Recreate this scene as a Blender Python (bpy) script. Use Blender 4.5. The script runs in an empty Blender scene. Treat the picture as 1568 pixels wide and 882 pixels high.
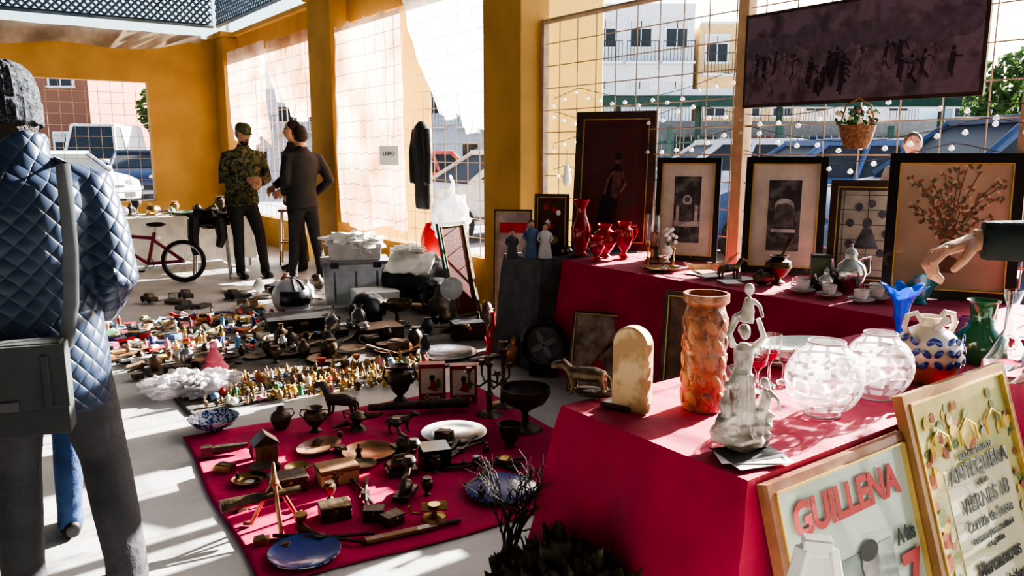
import bpy, math, random
from mathutils import Vector, Matrix, noise
from math import sin, cos, pi, radians, exp
random.seed(7)
PHI=radians(35.9)
def R(a,b): return (a*cos(PHI)-b*sin(PHI), a*sin(PHI)+b*cos(PHI))
# ---------------------------------------------------------------- materials
MC={}
def M(name,col,rough=.5,metal=0,col2=None,scale=9,bump=0,bscale=40,trans=0,transl=0,coat=0,sheen=0,ior=1.45,lo=.35,hi=.65,emit=None):
    if name in MC: return MC[name]
    m=bpy.data.materials.new(name); m.use_nodes=True; nt=m.node_tree; N=nt.nodes; L=nt.links
    b=N['Principled BSDF']; out=N['Material Output']
    c=(*col,1); c2=(*(col2 or tuple(x*.78 for x in col)),1)
    tc=N.new('ShaderNodeTexCoord'); nz=N.new('ShaderNodeTexNoise'); nz.inputs['Scale'].default_value=scale; nz.inputs['Detail'].default_value=4
    L.new(tc.outputs['Object'],nz.inputs['Vector'])
    cr=N.new('ShaderNodeValToRGB'); cr.color_ramp.elements[0].position=lo; cr.color_ramp.elements[1].position=hi
    cr.color_ramp.elements[0].color=c; cr.color_ramp.elements[1].color=c2
    L.new(nz.outputs['Fac'],cr.inputs['Fac']); L.new(cr.outputs['Color'],b.inputs['Base Color'])
    b.inputs['Roughness'].default_value=rough; b.inputs['Metallic'].default_value=metal
    b.inputs['Transmission Weight'].default_value=trans; b.inputs['IOR'].default_value=ior
    b.inputs['Coat Weight'].default_value=coat; b.inputs['Sheen Weight'].default_value=sheen
    if bump:
        n2=N.new('ShaderNodeTexNoise'); n2.inputs['Scale'].default_value=bscale; n2.inputs['Detail'].default_value=5
        L.new(tc.outputs['Object'],n2.inputs['Vector'])
        bp=N.new('ShaderNodeBump'); bp.inputs['Strength'].default_value=bump; bp.inputs['Distance'].default_value=.02
        L.new(n2.outputs['Fac'],bp.inputs['Height']); L.new(bp.outputs['Normal'],b.inputs['Normal'])
    if transl:
        t=N.new('ShaderNodeBsdfTranslucent'); L.new(cr.outputs['Color'],t.inputs['Color'])
        mx=N.new('ShaderNodeMixShader'); mx.inputs[0].default_value=transl
        L.new(b.outputs[0],mx.inputs[1]); L.new(t.outputs[0],mx.inputs[2]); L.new(mx.outputs[0],out.inputs['Surface'])
    MC[name]=m; return m
def ramp_mat(name,cols,scale=8,rough=.8,bump=.1,const=True,vor=False):
    m=M(name,cols[0],rough,scale=scale,bump=bump); cr=[n for n in m.node_tree.nodes if n.type=='VALTORGB'][0].color_ramp
    if const: cr.interpolation='CONSTANT'
    while len(cr.elements)<len(cols): cr.elements.new(.5)
    k=len(cols)
    for i,e in enumerate(cr.elements):
        e.position=.36+.28*i/max(1,k-1); e.color=(*cols[i],1)
    cr.elements[0].position=0
    return m
def sheer_mat(name,col,t,tr):
    m=M(name,col,.7,transl=t); nt=m.node_tree; N=nt.nodes; L=nt.links; out=N['Material Output']
    src=out.inputs['Surface'].links[0].from_socket
    tb=N.new('ShaderNodeBsdfTransparent'); mx=N.new('ShaderNodeMixShader'); mx.inputs[0].default_value=tr
    L.new(src,mx.inputs[1]); L.new(tb.outputs[0],mx.inputs[2]); L.new(mx.outputs[0],out.inputs['Surface']); return m
def quilt_mat(name,col,col2):
    m=M(name,col,.42,col2=col2,scale=6,sheen=.05); nt=m.node_tree;N=nt.nodes;L=nt.links
    tc=N.new('ShaderNodeTexCoord'); sp=N.new('ShaderNodeSeparateXYZ'); L.new(tc.outputs['Object'],sp.inputs[0])
    def mth(op,a,b=None):
        n=N.new('ShaderNodeMath'); n.operation=op
        for i,v in enumerate((a,b)):
            if v is None: continue
            if isinstance(v,(int,float)): n.inputs[i].default_value=v
            else: L.new(v,n.inputs[i])
        return n.outputs[0]
    hz=mth('MULTIPLY',sp.outputs[2],1.0); hx=mth('ADD',sp.outputs[0],mth('MULTIPLY',sp.outputs[1],.6))
    s1=mth('ABSOLUTE',mth('SINE',mth('MULTIPLY',mth('ADD',hx,hz),50)))
    s2=mth('ABSOLUTE',mth('SINE',mth('MULTIPLY',mth('SUBTRACT',hx,hz),50)))
    h=mth('POWER',mth('MULTIPLY',s1,s2),.4)
    bp=N.new('ShaderNodeBump'); bp.inputs['Strength'].default_value=.65; bp.inputs['Distance'].default_value=.007
    L.new(h,bp.inputs['Height']); L.new(bp.outputs['Normal'],N['Principled BSDF'].inputs['Normal'])
    return m
def knit_mat(name,c1,c2):
    m=ramp_mat(name,[c1,c2,c1,c2],scale=38,rough=.95,bump=.8); return m
# ---------------------------------------------------------------- mesh builder
class MB:
    def __init__(s): s.v=[];s.f=[];s.mi=[];s.mats=[];s.X=Matrix.Identity(4)
    def _m(s,mat):
        if mat not in s.mats: s.mats.append(mat)
        return s.mats.index(mat)
    def add(s,vs,fs,mat,X=None):
        o=len(s.v); T=s.X@X if X is not None else s.X
        s.v+= [T@Vector(p) for p in vs]; s.f+=[tuple(i+o for i in f) for f in fs]; s.mi+=[s._m(mat)]*len(fs); return s
    def box(s,c,d,mat,rot=(0,0,0),taper=1):
        X=Matrix.Translation(c)@Matrix.Rotation(rot[2],4,'Z')@Matrix.Rotation(rot[1],4,'Y')@Matrix.Rotation(rot[0],4,'X')
        x,y,z=d[0]/2,d[1]/2,d[2]/2; t=taper
        vs=[(-x,-y,-z),(x,-y,-z),(x,y,-z),(-x,y,-z),(-x*t,-y*t,z),(x*t,-y*t,z),(x*t,y*t,z),(-x*t,y*t,z)]
        return s.add(vs,[(0,3,2,1),(4,5,6,7),(0,1,5,4),(1,2,6,5),(2,3,7,6),(3,0,4,7)],mat,X)
    def rb(s,a0,a1,b0,b1,z0,z1,mat): return s.box(((a0+a1)/2,(b0+b1)/2,(z0+z1)/2),(a1-a0,b1-b0,z1-z0),mat)
    def lathe(s,c,prof,mat,n=24,rot=(0,0,0),sx=1,sy=1):
        X=Matrix.Translation(c)@Matrix.Rotation(rot[2],4,'Z')@Matrix.Rotation(rot[1],4,'Y')@Matrix.Rotation(rot[0],4,'X')
        vs=[];fs=[];k=len(prof)
        for r,z in prof:
            r=max(r,.0004)
            for j in range(n): vs.append((r*cos(2*pi*j/n)*sx,r*sin(2*pi*j/n)*sy,z))
        for i in range(k-1):
            for j in range(n): fs.append((i*n+j,i*n+(j+1)%n,(i+1)*n+(j+1)%n,(i+1)*n+j))
        fs.append(tuple(reversed(range(n)))); fs.append(tuple((k-1)*n+j for j in range(n)))
        return s.add(vs,fs,mat,X)
    def pot(s,c,P,r,h,mat,n=24,th=.004,rot=(0,0,0),sx=1,sy=1):
        pr=[(a*r,b*h) for a,b in P]; inn=[(max(a-th,.001),z) for a,z in reversed(pr) if z>h*.08]
        return s.lathe(c,pr+inn+[(.001,h*.08)],mat,n,rot,sx,sy)
    def tube(s,pts,rr,mat,n=10,ref=(0,1,0),closed=False):
        P=[Vector(p) for p in pts]; k=len(P); vs=[];fs=[]
        for i in range(k):
            if closed: t=(P[(i+1)%k]-P[i-1])
            else: t=(P[min(i+1,k-1)]-P[max(i-1,0)])
            t.normalize(); rf=Vector(ref)
            if abs(t.dot(rf))>.93: rf=Vector((0,0,1)) if abs(t.z)<.9 else Vector((1,0,0))
            sd=rf.cross(t).normalized(); up=t.cross(sd)
            q=rr[i] if isinstance(rr,list) else rr
            rx,ry=q if isinstance(q,tuple) else (q,q)
            for j in range(n):
                w=2*pi*j/n; vs.append(P[i]+sd*(cos(w)*rx)+up*(sin(w)*ry))
        for i in range(k if closed else k-1):
            for j in range(n):
                i2=(i+1)%k; fs.append((i*n+j,i*n+(j+1)%n,i2*n+(j+1)%n,i2*n+j))
        if not closed: fs.append(tuple(reversed(range(n)))); fs.append(tuple((k-1)*n+j for j in range(n)))
        return s.add(vs,fs,mat)
    def ball(s,c,r,mat,nu=16,nv=10,rot=(0,0,0),amp=0,fr=6,seed=0):
        if isinstance(r,(int,float)): r=(r,r,r)
        X=Matrix.Translation(c)@Matrix.Rotation(rot[2],4,'Z')@Matrix.Rotation(rot[1],4,'Y')@Matrix.Rotation(rot[0],4,'X')
        vs=[];fs=[]
        def d(x,y,z):
            k=1
            if amp: k=1+amp*noise.noise(Vector((x*fr+seed,y*fr,z*fr)))*2
            return (x*r[0]*k,y*r[1]*k,z*r[2]*k)
        vs.append(d(0,0,-1))
        for i in range(1,nv):
            p=-pi/2+pi*i/nv
            for j in range(nu): w=2*pi*j/nu; vs.append(d(cos(p)*cos(w),cos(p)*sin(w),sin(p)))
        vs.append(d(0,0,1)); T=len(vs)-1
        for j in range(nu): fs.append((0,1+(j+1)%nu,1+j)); fs.append((T,T-nu+j,T-nu+(j+1)%nu))
        for i in range(nv-2):
            for j in range(nu): a=1+i*nu; fs.append((a+j,a+(j+1)%nu,a+nu+(j+1)%nu,a+nu+j))
        return s.add(vs,fs,mat,X)
    def disc(s,cx,cz,rx,rz,y,mat,n=18,rot=0):
        vs=[]
        for j in range(n):
            w=2*pi*j/n; px,pz=cos(w)*rx,sin(w)*rz; vs.append((cx+px*cos(rot)-pz*sin(rot),y,cz+px*sin(rot)+pz*cos(rot)))
        return s.add(vs,[tuple(range(n))],mat)
    def grid(s,fn,nu,nv,mat):
        vs=[fn(i/nu,j/nv) for i in range(nu+1) for j in range(nv+1)]
        fs=[(i*(nv+1)+j,(i+1)*(nv+1)+j,(i+1)*(nv+1)+j+1,i*(nv+1)+j+1) for i in range(nu) for j in range(nv)]
        return s.add(vs,fs,mat)
    def torus(s,c,Rr,r,mat,axis='Z',n=24,m=8):
        pts=[]
        for j in range(n):
            w=2*pi*j/n; x,y=Rr*cos(w),Rr*sin(w)
            p={'Z':(x,y,0),'Y':(x,0,y),'X':(0,x,y)}[axis]; pts.append(Vector(c)+Vector(p))
        return s.tube(pts,r,mat,m,ref={'Z':(0,0,1),'Y':(0,1,0),'X':(1,0,0)}[axis],closed=True)
    def fin(s,name,x=0,y=0,z=0,rot=0,parent=None,remesh=0,smooth=2,lean=0,bevel=0,solid=0,sc=1,flat=False,sub=0):
        me=bpy.data.meshes.new(name); me.from_pydata([tuple(p) for p in s.v],[],s.f)
        for m in s.mats: me.materials.append(m)
        me.polygons.foreach_set('material_index',s.mi)
        import bmesh
        bm=bmesh.new(); bm.from_mesh(me); bmesh.ops.recalc_face_normals(bm,faces=bm.faces); bm.to_mesh(me); bm.free()
        if not flat:
            me.shade_smooth()
            try: me.set_sharp_from_angle(angle=radians(42))
            except Exception: pass
        o=bpy.data.objects.new(name,me); bpy.context.scene.collection.objects.link(o)
        o.location=(x,y,z); o.rotation_euler=(-lean,0,rot); o.scale=(sc,sc,sc)
        if parent: o.parent=parent
        if solid:
            md=o.modifiers.new('s','SOLIDIFY'); md.thickness=solid
        if remesh:
            md=o.modifiers.new('r','REMESH'); md.mode='VOXEL'; md.voxel_size=remesh; md.use_smooth_shade=True
            md=o.modifiers.new('sm','SMOOTH'); md.factor=.5; md.iterations=smooth
        if bevel:
            md=o.modifiers.new('b','BEVEL'); md.width=bevel; md.segments=2; md.limit_method='ANGLE'; md.angle_limit=radians(50)
        if sub:
            md=o.modifiers.new('u','SUBSURF'); md.levels=sub; md.render_levels=sub
        return o
def empty(name,x,y,z=0,rot=0,sc=1):
    o=bpy.data.objects.new(name,None); bpy.context.scene.collection.objects.link(o); o.location=(x,y,z); o.rotation_euler=(0,0,rot); o.scale=(sc,)*3; o.empty_display_size=.1; return o
def text(parent,s,size,x,z,mat,y=-.03,sx=1,bold=.0):
    cu=bpy.data.curves.new('lettering','FONT'); cu.body=s; cu.size=size; cu.align_x='CENTER'; cu.extrude=.0008; cu.offset=bold
    o=bpy.data.objects.new('lettering',cu); bpy.context.scene.collection.objects.link(o); cu.materials.append(mat)
    o.parent=parent; o.location=(x,y,z); o.rotation_euler=(pi/2,0,0); o.scale=(sx,1,1); return o
# ---------------------------------------------------------------- palette
ochre=M('ochre_wall',(.44,.25,.065),.85,col2=(.35,.195,.05),scale=2,bump=.25,bscale=60)
ochre_lit=M('ochre_bounce_lit',(.85,.60,.16),.85,col2=(.8,.52,.12),scale=2,bump=.2)  # brighter copy of the wall ochre: bounced light painted into the column fins
shade_w=M('added_wall_dark',(.14,.11,.07),.9)  # dark so the added, unseen walls bounce little light
conc=M('concrete_floor',(.47,.465,.45),.5,col2=(.36,.36,.35),scale=3,bump=.08,bscale=30)
asph=M('asphalt',(.40,.40,.41),.9,col2=(.33,.33,.34),scale=1.5,bump=.3)
red=M('crimson_cloth',(.46,.008,.065),.75,col2=(.34,.006,.046),scale=5,bump=.15,bscale=25,transl=.10,sheen=.1)
redmat=M('crimson_mat',(.46,.012,.085),.85,col2=(.33,.009,.06),scale=6,bump=.25,bscale=20)
grey_cl=M('grey_cloth',(.09,.095,.10),.9,col2=(.06,.06,.07),bump=.2)
matcl=M('dark_mat_cloth',(.16,.14,.12),.95,col2=(.09,.085,.08),scale=5,bump=.3)
white_cl=M('white_cloth',(.8,.76,.68),.9,bump=.2,transl=.2)
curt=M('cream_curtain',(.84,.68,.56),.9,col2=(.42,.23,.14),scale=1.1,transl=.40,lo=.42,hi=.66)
curtw=M('white_curtain',(.95,.93,.9),.9,transl=.6)
plast=M('plastic_sheet',(.45,.36,.27),.4,transl=.4)
black=M('black',(.014,.014,.015),.5); blackg=M('black_gloss',(.01,.01,.012),.3,coat=.2)
dgrey=M('dark_grey',(.055,.055,.06),.6); steel=M('steel',(.5,.5,.5),.3,1,col2=(.35,.35,.35)); rust=M('mesh_paint',(.42,.32,.22),.6,col2=(.3,.22,.14),scale=12)
silver=M('silver',(.72,.72,.7),.2,1,col2=(.5,.5,.5),scale=20); brass=M('brass',(.55,.38,.15),.33,1,col2=(.3,.2,.09),scale=20)
bronze=M('bronze',(.17,.12,.07),.42,.7,col2=(.06,.045,.035),scale=25,bump=.3); iron=M('iron',(.06,.055,.05),.45,.6,col2=(.12,.08,.055),scale=25,bump=.2)
copper=M('copper',(.5,.23,.12),.35,.9,col2=(.28,.15,.09),scale=15)
wood=M('wood',(.25,.13,.06),.5,col2=(.15,.07,.035),scale=14,coat=.2); woodd=M('dark_wood',(.06,.03,.018),.4,col2=(.03,.015,.01),coat=.2); woodl=M('pale_wood',(.64,.46,.26),.6,col2=(.40,.25,.12),scale=12,lo=.45,hi=.55)
glass=M('clear_glass',(.97,.98,.98),.03,trans=1,col2=(.95,.97,.97)); redglass=M('red_glass',(.55,.01,.02),.1,trans=.5,coat=.6,col2=(.35,.01,.02))
blueglass=M('blue_glass',(.04,.26,.8),.08,trans=.55,col2=(.02,.17,.65),transl=.25); greenglass=M('green_glaze',(.012,.085,.035),.1,coat=1,col2=(.015,.13,.05)); tealglass=M('teal_glass',(.05,.35,.42),.15,trans=.4)
white=M('white',(.82,.82,.8),.5,col2=(.76,.76,.74)); porc=M('porcelain',(.8,.78,.74),.2,coat=.5,col2=(.7,.66,.6)); statm=M('statue_glaze',(.55,.50,.45),.18,coat=.8,col2=(.20,.165,.14),scale=16,lo=.4,hi=.62)
terra=M('terracotta',(.36,.12,.05),.35,col2=(.11,.04,.02),scale=26,bump=.6,bscale=35,coat=.4); terra2=M('terracotta_plain',(.34,.15,.07),.6)
cream=M('cream',(.80,.74,.58),.7,coat=.3); paper=M('paper',(.72,.7,.66),.8); gold=M('gilt',(.6,.42,.15),.35,.7)
skin=M('skin',(.52,.29,.20),.5,col2=(.44,.23,.155),scale=12); lipm=M('lips',(.4,.14,.12),.5); eyew=M('eye_white',(.8,.8,.78),.2); hair=M('hair_dark',(.02,.014,.01),.7,bump=.8,bscale=120)
blue=M('cobalt',(.02,.05,.25),.25,coat=.5); redp=M('red_paint',(.5,.03,.03),.5); yel=M('yellow_paint',(.65,.43,.08),.5); grn=M('green_paint',(.05,.2,.08),.6); pink=M('pink_plastic',(.6,.18,.27),.4); skyb=M('light_blue',(.16,.32,.55),.5); orng=M('orange_paint',(.55,.22,.07),.5)
# ---------------------------------------------------------------- profiles
VASE=[(.45,0),(.5,.02),(.35,.1),(.8,.35),(1,.55),(.8,.75),(.42,.88),(.6,1)]
BOWL=[(.35,0),(.4,.08),(.35,.15),(.75,.4),(.95,.8),(1,1)]
CHAL=[(.7,0),(.65,.05),(.15,.12),(.12,.4),(.25,.48),(.8,.65),(1,.85),(1,1)]
BOTT=[(.9,0),(1,.03),(1,.5),(.9,.6),(.35,.75),(.3,.95),(.4,1)]
JUG=[(.55,0),(.6,.04),(.85,.25),(1,.5),(.85,.7),(.4,.85),(.35,1)]
URN=[(.5,0),(.55,.05),(.2,.15),(.6,.3),(1,.6),(.9,.8),(.5,.88),(.75,1)]
def dish(mb,c,r,mat,h=.02,rimmat=None,n=32,centre=None,sy=1):
    mb.lathe(c,[(r*.55,0),(r*.62,.002),(r*.72,h*.5),(r,h),(r,h+.003),(r*.7,h*.5+.004),(r*.6,.006),(.001,.005)],mat,n,sy=sy)
    if rimmat: mb.lathe((c[0],c[1],c[2]+.0045),[(r*.73,h*.52),(r*.98,h),(r*.98,h+.001),(r*.73,h*.52+.001)],rimmat,n,sy=sy)
    if centre: mb.lathe((c[0],c[1],c[2]+.0062),[(r*.3,0),(r*.3,.0006),(.001,.0006)],centre,6)
# ================================================================ ROOM
mb=MB(); mb.rb(-8,4.3,-4,14.1,-.1,0,conc); mb.fin('floor',rot=PHI,flat=True)
mb=MB(); mb.box((0,20,-.13),(160,140,.1),asph); mb.fin('ground_outside',flat=True)
def wires(mb,a,b0,b1,z0,z1,db=.22,dz=.18,r=.0045,mat=rust,axis='b'):
    n=int(round((b1-b0)/db))
    P=(lambda t,z:(a,t,z)) if axis=='b' else (lambda t,z:(t,a,z))
    for i in range(n+1): t=b0+(b1-b0)*i/n; mb.tube([P(t,z0),P(t,z1)],r,mat,5)
    k=int(round((z1-z0)/dz))
    for i in range(k+1): z=z0+(z1-z0)*i/k; mb.tube([P(b0,z),P(b1,z)],r,mat,5)
mb=MB()
for b0,b1 in((5.9,9.1),(9.8,13.4)):
    mb.rb(4.14,4.3,b0,b1,0,.45,ochre); mb.rb(4.14,4.3,b0,b1,2.98,3.3,ochre)
mb.rb(4.06,4.34,5.3,14.1,3.3,3.36,ochre)
mb.fin('wall_right',rot=PHI,flat=True)
mb=MB()
mb.rb(-8,4.1,13.9,14.1,0,.67,ochre); mb.rb(-8,4.1,13.9,14.1,2.56,3.3,ochre)
for a0,a1 in((-8,-5.2),(-3.4,-1.7),(.1,1.24),(2.86,4.1)): mb.rb(a0,a1,13.9,14.1,.67,2.56,ochre)
mb.fin('wall_back',rot=PHI,flat=True)
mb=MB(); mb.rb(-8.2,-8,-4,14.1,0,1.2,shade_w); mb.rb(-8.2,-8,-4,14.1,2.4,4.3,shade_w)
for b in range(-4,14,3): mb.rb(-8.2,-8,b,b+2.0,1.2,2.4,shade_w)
mb.fin('added_wall_left',rot=PHI,flat=True)  # unseen wall, added to cut fill light from the left
mb=MB(); mb.rb(-8.2,4.3,-4.2,-4,0,4.3,shade_w); mb.fin('added_wall_front',rot=PHI,flat=True)  # unseen wall added behind the camera, closed to block fill light
for b0,b1,f in((5.3,5.85,4.85),(9.1,9.8,5.3),(13.4,14.1,4.4)):
    mb=MB(); mb.rb(3.92,4.22,b0,b1,0,3.3,ochre); mb.rb(3.88,4.3,b0-.04,b1+.04,3.3,3.38,ochre)
    if f>4.5: mb.rb(4.22,f,b0+.02,b0+.22,0,3.3,ochre_lit)
    mb.rb(3.90,4.24,b0-.015,b1+.015,0,.12,ochre)
    mb.rb(4.1,4.16,(b0+b1)/2-.03,(b0+b1)/2+.03,3.38,4.3,steel)
    mb.fin('column',rot=PHI,bevel=.012,flat=True)
mb=MB(); mb.rb(-8,4.7,-4,14.4,4.3,4.4,M('roof_panel',(.16,.17,.18),.7))
for b in range(-3,14,2): mb.rb(-8,4.6,b,b+.08,4.15,4.3,dgrey)
mb.fin('ceiling',rot=PHI,flat=True)
# lattice
latm=M('lattice_blue',(.09,.15,.23),.6)
def lattice(name,axis,c,t0,t1,z0,z1):
    mb=MB(); H=z1-z0; t=t0-H
    while t<t1:
        for s in(1,-1):
            p0,p1=(t,t+H)
            a0,a1=max(p0,t0),min(p1,t1)
            if a1-a0>.03:
                f0=(a0-p0)/H; f1=(a1-p0)/H
                za,zb=(z0+f0*H,z0+f1*H) if s>0 else (z1-f0*H,z1-f1*H)
                o=.008*s
                P=(lambda q,z:(c+o,q,z)) if axis=='b' else (lambda q,z:(q,c+o,z))
                mb.tube([P(a0,za),P(a1,zb)],.019,latm,4)
        t+=.11
    for z in(z0,z1):
        P=(lambda q,z:(c,q,z)) if axis=='b' else (lambda q,z:(q,c,z))
        mb.tube([P(t0,z),P(t1,z)],.035,latm,4)
    mb.fin(name,rot=PHI,flat=True)
lattice('lattice_panel','b',4.0,5.0,13.9,3.52,4.25); lattice('lattice_panel','a',13.95,-6,3.95,3.52,4.25)
# mesh fence right side
mb=MB(); wires(mb,4.14,-3,5.28,.02,2.5)
for z in(.05,2.5): mb.tube([(4.14,-3,z),(4.14,5.28,z)],.022,rust,6)
for b in(5.26,1.62,-.6): mb.rb(4.115,4.165,b-.02,b+.02,0,2.52,rust)
mb.fin('mesh_fence',rot=PHI,flat=True)
mb=MB(); mb.rb(4.1,4.18,3.2,3.28,0,4.3,M('post_tan',(.50,.34,.19),.6)); mb.fin('fence_post',rot=PHI,bevel=.005)
mb=MB(); wires(mb,4.2,5.9,9.1,.45,2.98); mb.fin('window_1',rot=PHI,flat=True)
mb=MB(); wires(mb,4.2,9.8,13.4,.45,2.98); mb.fin('window_2',rot=PHI,flat=True)
mb=MB(); wires(mb,14.0,1.24,2.86,.67,2.56,axis='a',db=.18); mb.fin('window_3',rot=PHI,flat=True)
mb=MB(); wires(mb,14.0,-1.7,.1,.67,2.56,axis='a',db=.18); mb.fin('window_4',rot=PHI,flat=True)
# curtains: gathered cloth, deep folds
def curtain(name,b0,b1,ztop,zb,mat,a=3.98,amp=.06,fr=9,nu=150,nv=40,top=None,sd=1,side=0):
    mb=MB()
    def fn(u,v):
        b=b0+(b1-b0)*u; zt=ztop if top is None else top(u); z=zt+(zb(u)-zt)*v
        if side: b=b0+(b1-b0)*u*(1-side*v**1.6)
        ph=u*fr*2*pi+1.5*noise.noise(Vector((u*3,v*1.5,sd)))*3
        aa=a+amp*(.45+.55*v)*sin(ph)*(.6+.4*sin(u*13+sd))+.02*noise.noise(Vector((u*6,v*7,sd)))
        return (max(3.86,min(aa,4.11)),b+.02*cos(ph)*v,z)
    mb.grid(fn,nu,nv,mat); return mb.fin(name,rot=PHI)
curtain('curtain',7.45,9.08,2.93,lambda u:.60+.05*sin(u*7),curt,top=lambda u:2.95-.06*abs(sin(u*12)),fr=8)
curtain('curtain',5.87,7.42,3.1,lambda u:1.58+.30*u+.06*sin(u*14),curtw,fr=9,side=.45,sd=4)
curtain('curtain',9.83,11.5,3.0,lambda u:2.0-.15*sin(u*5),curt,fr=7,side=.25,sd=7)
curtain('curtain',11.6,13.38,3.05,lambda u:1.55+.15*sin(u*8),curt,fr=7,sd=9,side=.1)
mb=MB(); mb.grid(lambda u,v:(-.5+4.2*u,13.82+.04*sin(u*30+v*2),3.33-(.12+.32*sin(pi*min(1,u*1.05))*(.7+.3*sin(u*9)))*v),80,8,plast); mb.fin('plastic_sheet',rot=PHI)
# ================================================================ TABLES
def draped(name,a0,a1,b0,b1,z,mat,flare=(.06,.06,.06,.06),zb=.03,seed=0,amp=.022,fold=16):
    mb=MB(); w=a1-a0;h=b1-b0
    def top(u,v):
        e=min(u,1-u,v,1-v); return (a0+w*u,b0+h*v,z+(.010*noise.noise(Vector((u*w*6+seed,v*h*6,0)))+.004*noise.noise(Vector((u*w*19+seed,v*h*3,5))) if e>.001 else 0)+.0005)
    mb.grid(top,max(8,int(w*40)),max(8,int(h*40)),mat)
    K=14
    sides=[((a0,b0),(a1,b0),(0,-1),flare[0]),((a1,b0),(a1,b1),(1,0),flare[1]),((a1,b1),(a0,b1),(0,1),flare[2]),((a0,b1),(a0,b0),(-1,0),flare[3])]
    per=[]; s=0
    for i,(p,q,nn,fl) in enumerate(sides):
        L=math.dist(p,q); n=int(L*40); pn=sides[i-1][2]; pf=sides[i-1][3]
        for j in range(n):
            t=j/n; x=p[0]+(q[0]-p[0])*t; y=p[1]+(q[1]-p[1])*t
            k=min(1,t*L/.1); k2=min(1,(1-t)*L/.1); nx=sides[(i+1)%4]
            dx=nn[0]*fl+(pn[0]*pf*(1-k))+(nx[2][0]*nx[3]*(1-k2)); dy=nn[1]*fl+(pn[1]*pf*(1-k))+(nx[2][1]*nx[3]*(1-k2))
            per.append((x,y,dx,dy,nn,s+t*L))
        s+=L
    n=len(per)
    vs=[];fs=[]
    for k in range(K+1):
        t=k/K
        for (x,y,dx,dy,nn,q) in per:
            f=(amp*sin(q*fold+seed)+amp*.6*sin(q*fold*.37+2+t*2))*t+amp*.9*noise.noise(Vector((q*6,t*4,seed)))*min(1,t*3)
            tt=t**.7
            vs.append((x+dx*tt+nn[0]*(f+amp*t),y+dy*tt+nn[1]*(f+amp*t),z-(z-zb-.015*sin(q*9))*t+.0005))
    for k in range(K):
        for j in range(n): fs.append((k*n+j,k*n+(j+1)%n,(k+1)*n+(j+1)%n,(k+1)*n+j))
    mb.add(vs,fs,mat)
    for a in(a0+.06,a1-.06):
        for b in(b0+.06,b1-.06): mb.tube([(a,b,0),(a,b,z-.02)],.018,steel,8)
    mb.rb(a0+.01,a1-.01,b0+.01,b1-.01,z-.035,z-.012,wood)
    return mb.fin(name,rot=PHI)
draped('market_table',1.41,3.18,1.04,1.70,.72,red,flare=(.02,.0,.03,.10),seed=3,amp=.028)
draped('display_table',3.27,4.03,.4,3.95,.75,red,flare=(.0,.0,.0,.03),seed=8)
draped('side_table',3.16,4.03,4.03,4.46,.75,grey_cl,flare=(.0,.0,.02,.05),seed=5)
draped('far_table',1.35,3.25,10.2,10.85,.68,white_cl,zb=.12,seed=9,flare=(.03,.03,.03,.03))
# mats on floor
def fmat(name,c0,L,W,ang,mat,z,seed):
    mb=MB(); mb.grid(lambda u,v:(u*L+.01*sin(v*9),v*W+.012*sin(u*11),z+.006*abs(noise.noise(Vector((u*L*4+seed,v*W*4,0))))),70,70,mat)
    mb.fin(name,c0[0],c0[1],0,ang,solid=.003)
fmat('red_floor_cloth',(-.84,2.41),1.72,1.66,radians(31),redmat,.006,1)
fmat('floor_blanket',(-1.80,4.18),2.5,2.35,radians(36.5),matcl,.006,4)
# ================================================================ PICTURES
def frame(name,x,y,z,rot,w,h,fw,fm,inner,lean=0.12,mw=0,mm=None,th=.03,draw=None):
    mb=MB()
    mb.box((0,.008,h/2),(w-.01,.01,h-.01),woodd)
    for s in(-1,1):
        mb.box((s*(w/2-fw/2),0,h/2),(fw,th,h),fm); mb.box((0,0,h/2+s*(h/2-fw/2)),(w-2*fw,th,fw),fm)
        mb.box((s*(w/2-fw-.003),-th*.2,h/2),(.006,th*.9,h-2*fw),gold); mb.box((0,-th*.2,h/2+s*(h/2-fw-.003)),(w-2*fw,th*.9,.006),gold)
    if mw: mb.box((0,0,h/2),(w-2*fw,.006,h-2*fw),mm)
    mb.box((0,-.002,h/2),(w-2*fw-2*mw,.006,h-2*fw-2*mw),inner)
    if draw: draw(mb,w,h)
    return mb.fin(name,x,y,z,rot,lean=lean)
ph_dark=ramp_mat('dark_painting',[(.03,.012,.012),(.08,.02,.02),(.05,.03,.03)],scale=7,const=False,rough=.3)
ph_grey=ramp_mat('old_photo',[(.012,.012,.014),(.05,.05,.055),(.14,.14,.14)],scale=16,const=False,rough=.3)
matb=M('mount_board',(.50,.48,.42),.6,coat=.3); bot=M('linen_panel',(.37,.31,.21),.6,col2=(.28,.23,.15),coat=.3,scale=4)
def d_fig(mb,w,h):
    f=M('figure_tone',(.15,.08,.06),.5,col2=(.05,.025,.02),scale=20); d=M('figure_dark',(.012,.008,.01),.4)
    mb.tube([(-.05,-.004,h*.2),(-.03,-.004,h*.32),(.0,-.004,h*.45),(.02,-.004,h*.56),(.025,-.004,h*.62)],[(.07,.003),(.075,.003),(.045,.003),(.05,.003),(.015,.003)],d,14)
    mb.tube([(.0,-.006,h*.38),(.02,-.006,h*.48),(.03,-.006,h*.57)],[(.03,.003),(.035,.003),(.04,.003)],f,12)
    mb.disc(.03,h*.655,.026,.036,-.0075,f); mb.disc(.028,h*.675,.03,.026,-.0085,d); mb.tube([(.06,-.008,h*.56),(.09,-.008,h*.48),(.05,-.008,h*.42)],.012,f,6); mb.tube([(-.01,-.008,h*.56),(-.05,-.008,h*.5),(-.07,-.008,h*.4)],.011,f,6)
    mb.box((0,-.006,h*.17),(w*.55,.002,.03),M('figure_ground',(.09,.04,.03),.6))
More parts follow.
